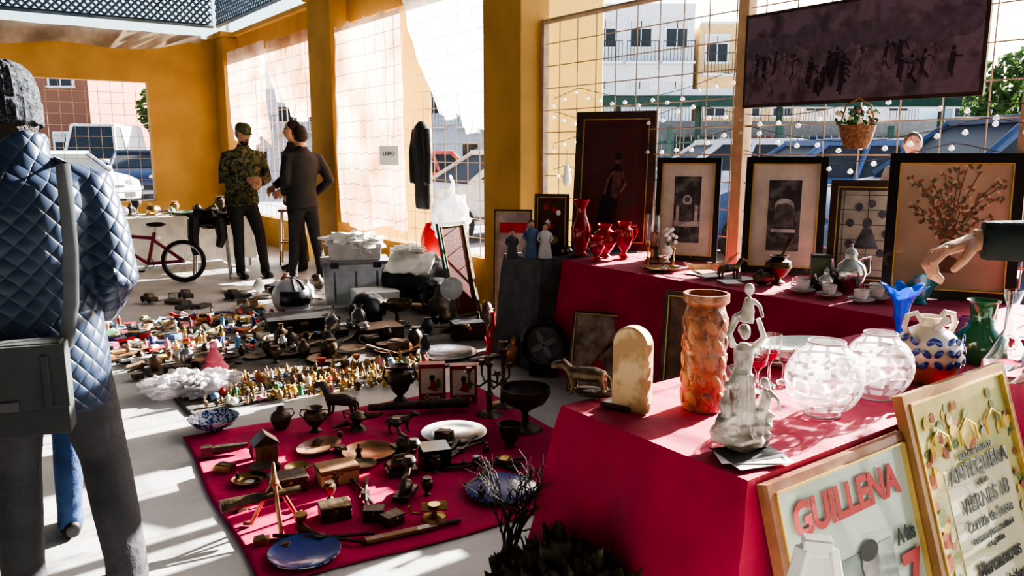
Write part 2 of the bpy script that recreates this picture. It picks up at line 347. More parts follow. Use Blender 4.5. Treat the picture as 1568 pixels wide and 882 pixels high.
frame('framed_painting',*R(3.93,4.2),.75,radians(-22),.60,1.0,.055,woodd,ph_dark,draw=d_fig,mw=.07,mm=M('maroon_mount',(.07,.015,.02),.5))
pw=M('photo_white',(.42,.42,.40),.5,col2=(.25,.25,.25),scale=30); pm_=M('photo_mid',(.12,.12,.12),.5,col2=(.05,.05,.05),scale=25)
def d_ph1(mb,w,h):
    mb.disc(0,h*.59,.03,.035,-.0065,pw); mb.tube([(0,-.004,h*.38),(0,-.004,h*.47),(0,-.004,h*.55)],[(.06,.003),(.035,.003),(.03,.003)],pm_,12); mb.disc(0,h*.6,.018,.02,-.0078,pm_)
    mb.box((0,-.0062,h*.36),(w*.4,.001,h*.05),pw); mb.box((-.06,-.0064,h*.45),(.02,.002,.12),pw);mb.box((.06,-.0064,h*.45),(.02,.002,.12),pw)
frame('framed_photograph',1.13,5.10,.75,radians(-20),.41,.67,.035,blackg,ph_grey,mw=.085,mm=matb,draw=d_ph1)
def d_ph2(mb,w,h):
    mb.disc(0,h*.58,.055,.045,-.0065,pw);mb.disc(0,h*.56,.05,.03,-.007,pm_); mb.add([(-w*.13,-.0062,h*.40),(w*.13,-.0062,h*.40),(.05,-.0062,h*.52),(0,-.0062,h*.49),(-.05,-.0062,h*.53)],[(0,1,2,3,4)],pm_); mb.box((0,-.0075,h*.37),(w*.3,.001,.02),pw)
frame('framed_photograph',1.57,4.54,.75,radians(-22),.45,.68,.04,blackg,ph_grey,mw=.095,mm=matb,draw=d_ph2)
def d_tile(mb,w,h):
    l=M('tile_line',(.06,.06,.06),.5); tb=M('tile_blue',(.09,.10,.13),.4,col2=(.04,.04,.05),scale=30)
    for x in(-.12,.0,.12): mb.box((x,-.006,h/2),(.003,.002,h*.8),l)
    for z in(.16,.3,.44,.58,.72,.86): mb.box((0,-.006,h*z),(w*.72,.002,.003),l)
    for i in range(9): mb.disc(.09*cos(i*.7),h*.5+.16*sin(i*.7),.02,.022,-.0075,tb,10)
    mb.tube([(0,-.007,h*.36),(0,-.007,h*.46),(0,-.007,h*.55)],[(.06,.003),(.04,.003),(.02,.003)],tb,10); mb.disc(0,h*.6,.022,.028,-.0085,pm_)
frame('framed_tile_panel',1.86,4.10,.75,radians(-24),.38,.56,.035,woodd,M('tile_cream',(.36,.35,.30),.3,coat=.4,col2=(.25,.25,.22)),draw=d_tile,mw=.02,mm=dgrey)
def d_bot(mb,w,h):
    st=M('stem',(.10,.10,.05),.6); cols=[M('emb_red',(.24,.08,.045),.6),M('emb_green',(.08,.11,.05),.6),M('emb_brown',(.13,.08,.045),.6),M('emb_tan',(.46,.38,.25),.6)]
    for i in range(20):
        a=-1.2+2.4*i/19; L=random.uniform(.18,.34); x0,z0=0,h*.26
        p=[(x0+sin(a*t)*L*t*.75,-.0075,z0+cos(a*.6*t)*L*t*1.35) for t in(0,.35,.6,.8,1)]
        mb.tube(p,.0016,st,4)
        for q in p[1:]:
            for k in range(4): mb.disc(q[0]+random.uniform(-.022,.022),q[2]+random.uniform(-.022,.022),random.uniform(.007,.014),.006,-.0085-.0002*k,cols[(i+k)%4],8,random.uniform(0,3))
    mb.disc(0,h*.25,.045,.035,-.009,cols[2]); mb.box((0,-.009,h*.2),(.06,.001,.02),cols[2])
frame('framed_botanical_embroidery',2.09,3.72,.75,radians(-24),.57,.70,.045,blackg,bot,draw=d_bot)
def d_post(mb,w,h):
    mb.box((0,-.006,h*.86),(w*.7,.002,h*.08),redp); 
    mb.disc(0,h*.5,w*.2,h*.2,-.0075,dgrey);mb.disc(.02,h*.62,w*.12,h*.06,-.008,skin);mb.box((0,-.006,h*.2),(w*.7,.002,h*.1),dgrey)
frame('framed_poster',.0,6.0,0,radians(-8),.30,1.02,.015,woodd,M('poster_pale',(.42,.35,.33),.5,col2=(.26,.2,.2)),draw=d_post,lean=.08)
def d_fl(mb,w,h):
    for i in range(7): mb.disc(random.uniform(-.05,.05),h*random.uniform(.4,.8),.016,.02,-.0075,[redp,pink,white][i%3],10)
    mb.disc(0,h*.25,.05,.03,-.008,brass)
frame('framed_picture',.27,5.42,.75,radians(-10),.24,.42,.02,woodd,ph_dark,draw=d_fl)
frame('framed_board',-.40,6.85,0,radians(52),.36,.86,.03,M('green_frame',(.03,.08,.06),.4),ph_dark,lean=.22)
def d_tr(mb,w,h): mb.tube([(-.08,-.01,.12),(.02,-.01,.25),(.07,-.01,.33)],[.012,.01,.03],brass,8); mb.disc(0,h*.3,.06,.06,-.0075,redp)
frame('framed_music_poster',.50,4.60,0,radians(-20),.34,.5,.012,blackg,M('poster_cream2',(.4,.33,.26),.5,col2=(.15,.08,.06),scale=12),lean=.3,draw=d_tr)
frame('narrow_frame',.86,3.94,0,radians(-30),.2,.74,.02,woodd,M('poster_brown',(.3,.16,.1),.5,col2=(.12,.06,.05),scale=10),lean=.1)
# hanging tapestry panel on the fence
tap=ramp_mat('tapestry',[(.10,.07,.10),(.16,.115,.145),(.11,.08,.105),(.075,.052,.075)],scale=9,const=False,rough=.9)
mb=MB(); mb.box((0,0,.275),(1.40,.02,.55),woodd); mb.box((0,-.012,.275),(1.36,.006,.51),tap)
for i in range(46):
    x=random.uniform(-.62,.62); z=random.uniform(.09,.25); mt=[M('tap_a',(.20,.145,.165),.9,col2=(.10,.07,.085),scale=30),M('tap_b',(.045,.028,.045),.9)][i%2]
    mb.tube([(x-.008,-.0165,z-.05),(x,-.0165,z),(x+.004,-.0165,z+.045)],[(.012,.001),(.017,.001),(.013,.001)],mt,8); mb.disc(x+.004,z+.062,.01,.012,-.0175-.0001*i,mt,8); mb.tube([(x,-.017,z+.03),(x+.03,-.017,z+.035+random.uniform(-.02,.04)),(x+.05,-.017,z+.02)],.004,mt,5); mb.tube([(x,-.017,z-.03),(x+random.uniform(-.03,.03),-.017,z-.07)],.006,mt,5)
for i in range(8): mb.disc(-.6+.17*i,.35+random.uniform(-.03,.03),.09,.07,-.0158,M('tap_c',(.085,.065,.09),.9,col2=(.12,.09,.11),scale=30),14)
px,py=R(4.09,2.50)
mb.fin('tapestry_panel',px,py,1.72,radians(-54.1))
# foreground posters
pg=M('poster_green',(.44,.52,.45),.5,col2=(.37,.46,.41),scale=5,coat=.5); pr=M('letters_red',(.48,.06,.07),.6); pd=M('letters_dark',(.04,.05,.05),.6); oak=M('oak_frame',(.27,.11,.05),.4,col2=(.18,.07,.035),scale=20,coat=.3)
def d_g(mb,w,h):
    mb.box((.02,-.006,h*.42),(w*.42,.002,h*.52),M('poster_grey',(.30,.36,.34),.5,col2=(.12,.15,.15),scale=9,coat=.5))
    df=M('poster_fig',(.07,.085,.09),.5,col2=(.14,.16,.16),scale=20); mb.tube([(.0,-.0075,h*.2),(.02,-.0075,h*.4),(.03,-.0075,h*.55)],[(.10,.002),(.09,.002),(.05,.002)],df,14)
    mb.disc(.035,h*.63,.038,.05,-.0105,M('poster_face',(.32,.32,.31),.5,col2=(.15,.15,.15),scale=30)); mb.disc(.035,h*.675,.04,.025,-.0112,pd)
g=frame('guillena_poster',*R(1.73,.80),0,PHI,.60,.745,.022,oak,pg,lean=radians(17),draw=d_g)
text(g,'GUILLENA',.108,-.005,.605,pr,-.012,.90,.004); text(g,'A las',.055,.205,.48,pd,-.012,.8,.002); text(g,'7',.17,.205,.33,pr,-.012,1,.006); text(g,'tarde',.045,.205,.29,pd,-.012)
for i,s in enumerate(['Con permiso','de la Autor.','y si el tiempo','no lo impide','EN LA','CORTIJO']): text(g,s,.028,-.215,.55-.045*i,pd,-.012,.75)
text(g,'TOROS',.09,0,.12,pr,-.012); text(g,'Domingo 13 de Abril',.04,0,.05,pd,-.012)
ye=M('poster_yellow',(.52,.45,.16),.5,col2=(.33,.36,.14),scale=9,coat=.5); cr2=M('poster_cream',(.57,.54,.36),.5,col2=(.49,.47,.3),coat=.5)
def d_a(mb,w,h):
    mb.box((.02,-.006,h*.42),(w*.62,.002,h*.6),cr2)
    c=[M('orn_g',(.16,.22,.08),.6),M('orn_r',(.38,.12,.06),.6),M('orn_y',(.6,.42,.08),.6),M('orn_c',(.5,.45,.3),.6)]
    for i in range(34): mb.disc(-w*.38+random.uniform(-.03,.04),random.uniform(.06,.85)*h,random.uniform(.008,.022),random.uniform(.012,.03),-.0065-.0002*i,c[i%4],12,random.uniform(0,3))
    for i in range(30): mb.disc(w*.41+random.uniform(-.02,.02),random.uniform(.06,.85)*h,random.uniform(.006,.016),random.uniform(.01,.025),-.0065-.0002*i,c[i%4],12,random.uniform(0,3))
    for i in range(30): mb.disc(random.uniform(-.38,.38)*w,h*random.uniform(.77,.92),random.uniform(.01,.024),random.uniform(.008,.022),-.0066-.0002*i,c[(i+1)%4],12,random.uniform(0,3))
    for x in(-.16,0,.16): mb.tube([(x-.05,-.0125,h*.78),(x-.045,-.0125,h*.83),(x,-.0125,h*.86),(x+.045,-.0125,h*.83),(x+.05,-.0125,h*.78)],.004,c[2],5)
g=frame('antequera_poster',*R(2.31,.765),0,PHI,.60,.85,.026,M('gilt_frame',(.28,.16,.07),.35,.3,col2=(.2,.11,.05)),ye,lean=radians(18),draw=d_a)
for s,sz,z,x in(('PLAZA DE TOROS DE',.022,.63,.02),('ANTEQUERA',.062,.575,.02),('el dia de',.02,.545,.02),('VIERNES 18',.06,.485,.02),('Corrida de Toros',.04,.435,.02),('6 hermosos y bravos Novillos 6',.02,.40,.02),('de la ganaderia',.018,.375,.02),('Manzanares',.058,.31,.02),('El Cordobes',.058,.24,.02),('Puerta',.05,.17,.02)):
    text(g,s,sz,x,z,pd,-.012,.95,.001)
# white folding stand
mb=MB()
for s in(-1,1):
    mb.tube([(s*.02,0,.76),(s*.17,-.06,0)],(.018),white,4); mb.tube([(s*.02,0,.76),(s*.14,.16,0)],.016,white,4)
mb.add([(-.02,-.004,.755),(.02,-.004,.755),(.14,-.05,.14),(-.14,-.05,.14)],[(0,1,2,3)],white); mb.box((0,0,.765),(.05,.03,.03),white)
mb.fin('white_display_stand',.54,1.29,0,radians(-12),solid=0,bevel=.003)
# ================================================================ NEAR TABLE OBJECTS
Z=.728
mb=MB(); mb.pot((0,0,0),[(.85,0),(.95,.03),(.95,.8),(.85,.86),(.8,.9),(1,.93),(1,1)],.064,.335,terra,32,.008)
for i in range(8):
    w=i*2*pi/8
    for k in range(5): mb.ball((.060*cos(w+.4*k),.060*sin(w+.4*k),.04+.052*k),(.005,.014,.024),terra2 if (i+k)%3 else terra,8,6,rot=(.6,0,w+.4*k))
mb.fin('terracotta_vase',.545,2.16,Z)
mb=MB(); s=statm
mb.ball((0,0,.03),(.07,.055,.035),s,18,10,amp=.25,fr=3); mb.ball((.04,.0,.065),(.04,.036,.045),s,14,8,amp=.25,fr=4,seed=3); mb.ball((-.03,-.01,.055),(.035,.03,.045),s,14,8,amp=.2,fr=4,seed=5)
mb.tube([(0,0,.06),(.0,0,.12),(-.005,0,.17),(0,0,.2),(.0,0,.225),(.0,0,.25),(0,0,.265)],[(.032,.03),(.028,.027),(.029,.025),(.021,.018),(.024,.019),(.026,.017),(.01,.01)],s,14)
mb.ball((.0,-.003,.29),(.013,.015,.018),s,12,8); mb.ball((.0,.006,.295),(.016,.015,.015),s,12,8)
mb.tube([(-.026,0,.255),(-.04,-.01,.29),(-.022,-.01,.325)],[.009,.008,.006],s,8); mb.tube([(.026,0,.255),(.045,-.005,.28),(.03,0,.325)],[.009,.008,.006],s,8)
mb.tube([(.0,0,.315),(.005,0,.345),(.004,0,.375)],[(.02,.016),(.016,.013),(.008,.008)],s,10); mb.ball((.006,0,.395),(.012,.013,.015),s,10,8); mb.tube([(.015,0,.37),(.03,-.01,.355),(.035,-.02,.33)],[.006,.005,.004],s,6); mb.tube([(-.01,0,.335),(-.03,-.01,.33),(-.038,-.01,.30)],[.008,.007,.005],s,6)
mb.tube([(.05,-.01,.1),(.055,-.01,.13),(.05,-.015,.155)],[(.016,.014),(.017,.013),(.006,.006)],s,8); mb.ball((.048,-.018,.172),.012,s,10,8); mb.tube([(.06,-.015,.15),(.08,-.03,.13),(.085,-.03,.1)],[.006,.005,.004],s,6)
mb.tube([(-.04,-.02,.09),(-.045,-.02,.12),(-.04,-.02,.15)],[(.014,.013),(.015,.012),(.005,.005)],s,8); mb.ball((-.04,-.022,.165),.011,s,10,8); mb.tube([(-.02,.02,.2),(.02,.035,.13),(.05,.03,.08)],[.012,.014,.006],s,8)
for i in range(6): w=-2.4+.35*i; mb.tube([(.026*cos(w),.022*sin(w),.19),(.031*cos(w),.027*sin(w),.13),(.036*cos(w),.032*sin(w),.07)],[.003,.005,.006],s,6)
for i in range(10): mb.ball((random.uniform(-.06,.06),random.uniform(-.05,.0),random.uniform(.03,.06)),.011,s,8,6)
mb.fin('porcelain_statue',.56,1.84,Z+.006,remesh=.0026,smooth=1,sc=1.0)
mb=MB()
for i in range(4): mb.box((random.uniform(-.02,.02),random.uniform(-.02,.02),.002+i*.0015),(.15,.10,.001),[paper,dgrey,white,dgrey][i%4],(0,0,random.uniform(-.4,.4)))
mb.fin('leaflets',.575,1.785,Z,.3)
# wooden bookend
mb=MB(); prof=[]
for t in range(15):
    w=pi*t/14; prof.append((.055*cos(w),.19+.055*sin(w)))
prof=[(.055,0)]+prof+[(-.055,0)]
n=len(prof); vs=[(x,-.022,z) for x,z in prof]+[(x*1.0,.022,z) for x,z in prof]
mb.add(vs,[tuple(range(n)),tuple(range(2*n-1,n-1,-1))]+[(i,(i+1)%n,(i+1)%n+n,i+n) for i in range(n)],woodl)
mb.box((-.04,.0,.008),(.10,.06,.015),woodd); mb.fin('wooden_bookend',.34,2.14,Z,radians(-38),bevel=.006)
def quad(mb,m,s=1,headup=.0):
    mb.tube([(-.07*s,0,.075*s),(-.03*s,0,.08*s),(.03*s,0,.078*s),(.07*s,0,.085*s)],[(.022*s,.03*s),(.03*s,.034*s),(.028*s,.03*s),(.02*s,.025*s)],m,10)
    mb.tube([(.06*s,0,.085*s),(.09*s,0,(.11+headup)*s),(.12*s,0,(.105+headup)*s),(.14*s,0,(.095+headup)*s)],[.02*s,.019*s,.016*s,.009*s],m,8)
    for x in(-.06,.055):
        for y in(-.02,.02): mb.tube([(x*s,y*s,.07*s),((x-.008)*s,y*s,.035*s),(x*s,y*s,.0),((x+.012)*s,y*s,.0)],[.013*s,.008*s,.007*s,.007*s],m,6)
    for y in(-.01,.01): mb.ball((.093*s,y*s,(.13+headup)*s),(.005*s,.004*s,.009*s),m,6,5)
    mb.tube([(-.07*s,0,.085*s),(-.09*s,0,.07*s),(-.095*s,0,.03*s)],[.007*s,.006*s,.004*s],m,6)
mb=MB(); quad(mb,bronze,.8); mb.ball((-.02,0,.01),(.07,.04,.014),bronze,12,6,amp=.2); mb.fin('bronze_animal_figurine',.225,2.28,Z+.002,radians(160),remesh=.004,smooth=1)
# glass globes
gl=sheer_mat('etched_glass',(.85,.84,.85),.3,.82); gl.node_tree.nodes['Principled BSDF'].inputs['Roughness'].default_value=.08; gl.node_tree.nodes['Principled BSDF'].inputs['Coat Weight'].default_value=1
gl2=M('etched_line',(.5,.4,.43),.3,transl=.3)
gfr=sheer_mat('frosted_square',(.85,.81,.82),.5,.16)
def globe(x,y,r):
    mb=MB(); pr=[(r*.45,0),(r*.42,.012)]+[(r*cos(t),.012+r*.9+r*sin(t)) for t in [radians(q) for q in range(-62,64,9)]]+[(r*.47,.02+r*1.82)]
    k=32; vs=[];fs=[]
    for a,z in pr:
        for j in range(k): vs.append((a*cos(2*pi*j/k),a*sin(2*pi*j/k),z))
    for i in range(len(pr)-1):
        for j in range(k): fs.append((i*k+j,i*k+(j+1)%k,(i+1)*k+(j+1)%k,(i+1)*k+j))
    mb.add(vs,fs,gl)
    for q0 in range(-50,50,20):
        for j in range(11):
            w0=2*pi*j/11
            mb.grid(lambda u,v:(r*1.006*cos(radians(q0+3+14*v))*cos(w0+.06+u*.43),r*1.006*cos(radians(q0+3+14*v))*sin(w0+.06+u*.43),.012+r*.9+r*1.006*sin(radians(q0+3+14*v))),4,3,gfr)
    mb.torus((0,0,.02+r*1.82),r*.47,.003,gl2,'Z',32,6); mb.torus((0,0,.004),r*.45,.004,gl2,'Z',32,6)
    mb.fin('glass_lamp_globe',x,y,Z)
globe(.866,2.10,.104); globe(1.085,2.25,.098)
mb=MB(); dish(mb,(0,0,0),.2,porc,.03,sy=.62); dish(mb,(0,.01,.012),.19,porc,.035,sy=.6); dish(mb,(.01,0,.024),.17,porc,.04,rimmat=M('pale_green_rim',(.6,.7,.62),.3),sy=.6); mb.fin('oval_platter',.99,2.66,Z,.3)
for i,(x,y) in enumerate(((.80,2.36),(.745,2.30),(.86,2.40))):
    mb=MB(); mb.pot((0,0,0),CHAL,.034,.17-.02*i,glass,18,.002); mb.pot((0,0,.085-.01*i),[(.3,0),(.9,.5),(1,1)],.029,.03,redglass if i<2 else glass,14,.003); mb.fin('glass_goblet',x,y,Z)
cg=M('glazed_cream',(.66,.57,.44),.3,coat=.6)
mb=MB(); r=.105; P=[(.5,0),(.55,.03),(.85,.2),(1,.42),(.92,.62),(.6,.78),(.3,.86),(.28,.95),(.36,1)]
mb.pot((0,0,0),P,r,.21,cg,28,.006)
mb.lathe((0,0,0),[(r*.52,.0),(r*.58,.007),(r*.88,.043),(r*.97,.066)],terra2,28)
for s in(-1,1): mb.tube([(s*.025,0,.19),(s*.05,0,.222),(s*.08,0,.215),(s*.088,0,.18),(s*.075,0,.155)],.009,cg,8)
mb.tube([(0,-.03,.17),(0,-.06,.2),(0,-.075,.215)],[.012,.009,.012],cg,8)
for i in range(26):
    w=-2.9+2.8*(i%9)/8+random.uniform(-.1,.1); z=.075+.036*(i//9)+random.uniform(-.004,.004); rr=r*(1.0 if z<.12 else .94)
    mb.ball((rr*cos(w),rr*sin(w),z),(.004,.011,.017),blue,6,5,rot=(.8*(1 if i%2 else -1),0,w))
mb.fin('glazed_water_jug',1.33,2.44,Z,.15)
mb=MB(); mb.pot((0,0,0),[(.6,0),(.7,.05),(1,.25),(.95,.42),(.5,.58),(.42,.75),(.5,.95),(.62,1)],.088,.22,greenglass,28); mb.tube([(.035,0,.19),(.075,0,.18),(.07,0,.12)],.008,greenglass,8); mb.fin('green_glazed_jug',1.63,2.66,Z,.5)
mb=MB(); mb.pot((0,0,0),[(.9,0),(1,.05),(.95,.2),(.5,.42),(.25,.55),(.22,.8),(.4,.97),(.42,1)],.072,.29,glass,24,.003); mb.fin('glass_decanter',1.60,2.46,Z)
mb=MB(); mb.pot((0,0,0),[(.8,0),(.85,.05),(.6,.1),(.9,.3),(1,.6),(.7,.8),(.8,1)],.04,.12,M('amethyst_glass',(.3,.1,.25),.1,trans=.7),18,.003); mb.fin('amethyst_vase',1.70,2.86,Z)
mb=MB()
def tul(u,v):
    w=2*pi*u
    if v<.3: r=.038*(1-v/.3)**1.5+.012
    else: r=.012+.012*min(1,(v-.3)/.2)+.045*max(0,(v-.6)/.4)**2
    k=1+(.28*sin(w*6) if v>.85 else 0)*(v-.85)/.15; zz=.23*v+(.012*sin(w*6) if v>.9 else 0); return (r*k*cos(w),r*k*sin(w),zz)
mb.grid(tul,48,30,blueglass); mb.fin('blue_tulip_vase',1.46,2.88,Z,solid=.003)
# ================================================================ DISPLAY TABLE OBJECTS
Z=.76
def vase(name,x,y,z,P,r,h,mat,handles=0,n=22,th=.004,rot=0,extra=None):
    mb=MB(); mb.pot((0,0,0),P,r,h,mat,n,th)
    for k in range(handles):
        s=1 if k==0 else -1; mb.tube([(s*r*.45,0,h*.88),(s*r*1.15,0,h*.9),(s*r*1.3,0,h*.7),(s*r*.9,0,h*.5)],.006*max(.6,h/.2),mat,6)
    if extra: extra(mb)
    return mb.fin(name,x,y,z,rot)
vase('red_vase',.47,5.30,Z,[(.7,0),(.75,.03),(.5,.08),(.9,.3),(1,.5),(.5,.72),(.45,.85),(.9,1)],.07,.38,redglass)
vase('red_glass_vase',.62,5.22,Z,VASE,.085,.22,redglass); vase('red_goblet',.745,5.18,Z,URN,.065,.24,redglass,1)
vase('ruby_vase',.55,5.05,Z,URN,.055,.16,redglass)
mb=MB(); mb.pot((0,0,.1),[(.6,0),(.8,.1),(1,.5),(.9,1)],.055,.2,glass,20,.003); mb.lathe((0,0,0),[(.05,0),(.045,.01),(.012,.03),(.01,.08),(.03,.1)],copper,18); mb.lathe((0,0,.1),[(.02,0),(.02,.09),(.001,.092)],M('candle',(.6,.3,.25),.5,transl=.3),12); mb.fin('hurricane_lamp',.90,5.0,Z)
def cand(name,x,y,z,h,mat,arms=0):
    mb=MB(); mb.lathe((0,0,0),[(.22*h,0),(.2*h,.02*h),(.05*h,.07*h),(.04*h,.3*h),(.07*h,.35*h),(.03*h,.42*h),(.035*h,.8*h),(.09*h,.88*h),(.06*h,.92*h),(.07*h,1*h),(.001,.97*h)],mat,18)
    for k in range(arms):
        w=2*pi*k/arms+.4; c,s_=cos(w),sin(w); d=.35*h
        mb.tube([(0,0,.6*h),(c*d*.5,s_*d*.5,.5*h),(c*d,s_*d,.6*h),(c*d,s_*d,.75*h)],.02*h,mat,6); mb.lathe((c*d,s_*d,.74*h),[(.02*h,0),(.09*h,.03*h),(.05*h,.04*h),(.05*h,.1*h)],mat,12)
    mb.fin(name,x,y,z)
cand('brass_candlestick',.83,4.75,Z,.16,brass); cand('brass_candlestick',.98,4.72,Z,.13,brass)
mb=MB(); dish(mb,(0,0,0),.1,brass,.015); mb.pot((0,0,.01),CHAL,.03,.08,silver); mb.fin('brass_tray',.9,4.62,Z)
mb=MB(); mb.tube([(-.16,0,.05),(-.1,0,.02),(0,0,.008),(.1,0,.03),(.19,0,.1)],[(.004,.004),(.02,.008),(.028,.008),(.02,.008),(.003,.003)],woodl,8); mb.fin('carved_wood_boat',1.17,4.62,Z,.2)
mb=MB()
for i in range(9): mb.box((random.uniform(-.3,.3),random.uniform(-.12,.12),.001+.0012*i),(.14,.1,.001),[white,paper,dgrey,M('card_orange',(.5,.25,.1),.6)][i%4],(0,0,random.uniform(0,3)))
mb.fin('postcards',1.10,4.42,Z,radians(-54))
mb=MB(); mb.pot((0,0,0),URN,.07,.15,bronze,18); mb.tube([(0,0,.12),(.05,0,.2),(.07,0,.24)],[.008,.008,.014],bronze,8); mb.ball((-.09,0,.04),(.06,.04,.04),bronze,12,8,amp=.2); mb.ball((-.05,0,.1),(.025,.02,.03),bronze); mb.fin('bronze_mortar',1.42,4.14,Z,.3)
mb=MB(); quad(mb,bronze,.8,.02); mb.fin('bronze_horse_figurine',1.2,4.28,Z,.3,remesh=.004,smooth=1)
mb=MB(); mb.box((0,0,.08),(.1,.08,.16),M('green_tin_paint',(.12,.17,.11),.4,.3)); mb.box((0,0,.165),(.102,.082,.012),dgrey); mb.fin('green_tin',1.60,4.02,Z,-.3,bevel=.004)
def pot_(name,x,y,z,s,mat,rot=0):
    mb=MB(); mb.pot((0,0,0),JUG,.07*s,.17*s,mat,22); mb.lathe((0,0,.165*s),[(.03*s,0),(.02*s,.02*s),(.006*s,.03*s),(.008*s,.04*s),(.001,.045*s)],mat,14)
    mb.tube([(-.05*s,0,.07*s),(-.09*s,0,.1*s),(-.1*s,0,.15*s)],[.014*s,.009*s,.007*s],mat,8); mb.tube([(.04*s,0,.14*s),(.1*s,0,.15*s),(.1*s,0,.08*s),(.06*s,0,.05*s)],.006*s,mat,8); mb.fin(name,x,y,z,rot)
pot_('silver_coffee_pot',1.70,3.90,Z,1.15,silver,.3); pot_('sugar_pot',1.585,3.90,Z,.6,silver)
for x,y in((1.46,3.88),(1.545,3.76),(1.64,3.62),(1.79,3.80),(1.74,3.68),(1.50,4.0)):
    mb=MB(); dish(mb,(0,0,0),.06,porc,.012,rimmat=M('grey_rim',(.4,.4,.42),.4)); mb.pot((0,0,.006),[(.5,0),(.55,.05),(.85,.4),(1,1)],.036,.05,porc,20,.003); mb.tube([(.034,0,.045),(.055,0,.045),(.052,0,.02),(.028,0,.02)],.0035,porc,6); mb.fin('teacup_and_saucer',x,y,Z,random.uniform(0,6))
mb=MB(); mb.grid(lambda u,v:((.02+.05*v)*(1+.1*sin(9*pi*u))*cos(pi*u),.02*sin(pi*u*2)*v,.01+.13*v*(.6+.4*sin(pi*u))),36,10,tealglass); mb.lathe((0,0,0),[(.03,0),(.02,.01),(.015,.02)],tealglass,14); mb.fin('glass_shell_ornament',1.90,3.58,Z,solid=.004)
mb=MB(); mb.pot((0,0,0),URN,.035,.11,white,16); 
for i in range(16): p=(random.uniform(-.05,.05),random.uniform(-.04,.04),.13+random.uniform(0,.08)); mb.tube([(0,0,.09),p],.0015,grn,4); mb.ball(p,.013,white,7,5)
mb.fin('dried_flower_posy',.99,4.96,Z+.0)
def figurine(mb,c,h,m1,m2,m3):
    x,y,z=c; mb.lathe((x,y,z),[(.22*h,0),(.2*h,.1*h),(.13*h,.45*h),(.16*h,.62*h),(.13*h,.72*h),(.04*h,.78*h)],m1,10); mb.ball((x,y,z+.85*h),(.075*h,.075*h,.1*h),m2,10,7); mb.ball((x,y+.02*h,z+.89*h),(.085*h,.075*h,.085*h),m3,8,6)
    for s in(-1,1): mb.tube([(x+s*.14*h,y,z+.68*h),(x+s*.2*h,y-.03*h,z+.52*h),(x+s*.13*h,y-.1*h,z+.45*h)],[.045*h,.035*h,.025*h],m1,6)
for x,y,h,m1,m3 in((.13,5.22,.26,M('doll_blue',(.08,.14,.25),.5),hair),(.22,5.2,.24,M('doll_white',(.5,.5,.5),.5),hair),(-.0,5.15,.2,dgrey,hair)):
    mb=MB(); figurine(mb,(0,0,0),h,m1,skin,m3); mb.fin('porcelain_doll',x,y,Z-.002)
mb=MB()
for i in range(12): mb.lathe((random.uniform(-.3,.3),random.uniform(-.1,.1),0),[(.02,0),(.028,.02),(.015,.04),(.02,.05)],[iron,bronze,silver][i%3],10)
mb.fin('metal_trinkets',*R(3.45,4.2),Z-.002,radians(35.9))
# ================================================================ FENCE DECOR
mb=MB(); wk=M('wicker',(.32,.17,.08),.8,col2=(.15,.08,.04),scale=60,bump=.6)
mb.pot((0,0,0),[(.6,0),(.8,.4),(1,1)],.1,.13,wk,20,.01); mb.tube([(-.1,0,.12),(-.07,0,.24),(0,0,.28),(.07,0,.24),(.1,0,.12)],.005,wk,6)
for i in range(90): w=random.uniform(0,6.28); r=random.uniform(0,.12); p=(r*cos(w),r*sin(w),.13+random.uniform(0,.09)); mb.ball(p,random.uniform(.008,.016),[grn,M('leaf_dark',(.05,.12,.03),.7),cream,pink,M('leaf_dark',(.05,.12,.03),.7)][i%5],7,5)
px,py=R(4.0,2.38); mb.fin('hanging_flower_basket',px,py,1.47,sc=.95)
lampw=M('fairy_light_shade',(.9,.9,.88),.3,transl=.4); mb=MB()
for k,(z0,ba,bb) in enumerate(((1.78,.8,5.1),(1.62,.8,5.1),(1.50,1.4,3.2),(1.95,3.3,5.1),(1.35,3.9,5.1))):
    n=int((bb-ba)*15)
    pts=[(4.115,ba+(bb-ba)*t,z0-.11*abs(sin(t*(bb-ba)*2.2+k))) for t in [i/n for i in range(n+1)]]
    mb.tube(pts,.0025,dgrey,4)
    for i,p in enumerate(pts): 
        if i%2==0: 
            dz=random.uniform(.0,.05); mb.tube([p,(p[0]-.008,p[1],p[2]-.01-dz)],.0015,dgrey,4); mb.lathe((p[0]-.008,p[1],p[2]-.035-dz),[(.004,0),(.016,.008),(.012,.02),(.003,.028)],lampw,8)
mb.fin('string_of_fairy_lights',rot=PHI)
mb=MB(); mb.tube([(0,0,.3),(0,0,.18)],.002,dgrey,4); mb.lathe((0,0,0),[(.005,0),(.03,.03),(.035,.08),(.02,.12),(.025,.14),(.008,.18)],white,14); mb.fin('hanging_ornament',*R(4.05,4.85),1.18)
px,py=R(3.84,7.5); mb=MB(); mb.box((0,0,0),(.24,.004,.2),white); o=mb.fin('price_sign',px,py,1.42,radians(-25)); text(o,'LIBRO',.06,0,0,pd,-.004,.9,.001)
px,py=R(3.84,6.80); mb=MB()
mb.tube([(0,0,.9),(0,0,.84),(-.02,0,.7),(0,0,.45),(.0,0,.15),(.0,0,.05)],[(.03,.03),(.11,.06),(.13,.07),(.12,.06),(.13,.06),(.12,.05)],black,14); mb.tube([(.1,0,.82),(.15,-.02,.6),(.14,-.03,.3)],[.05,.045,.04],black,8); mb.tube([(-.1,0,.82),(-.15,-.02,.6),(-.13,-.03,.3)],[.05,.045,.04],black,8)
mb.fin('hanging_jacket',px,py,.85,radians(-54),remesh=.012,smooth=3)
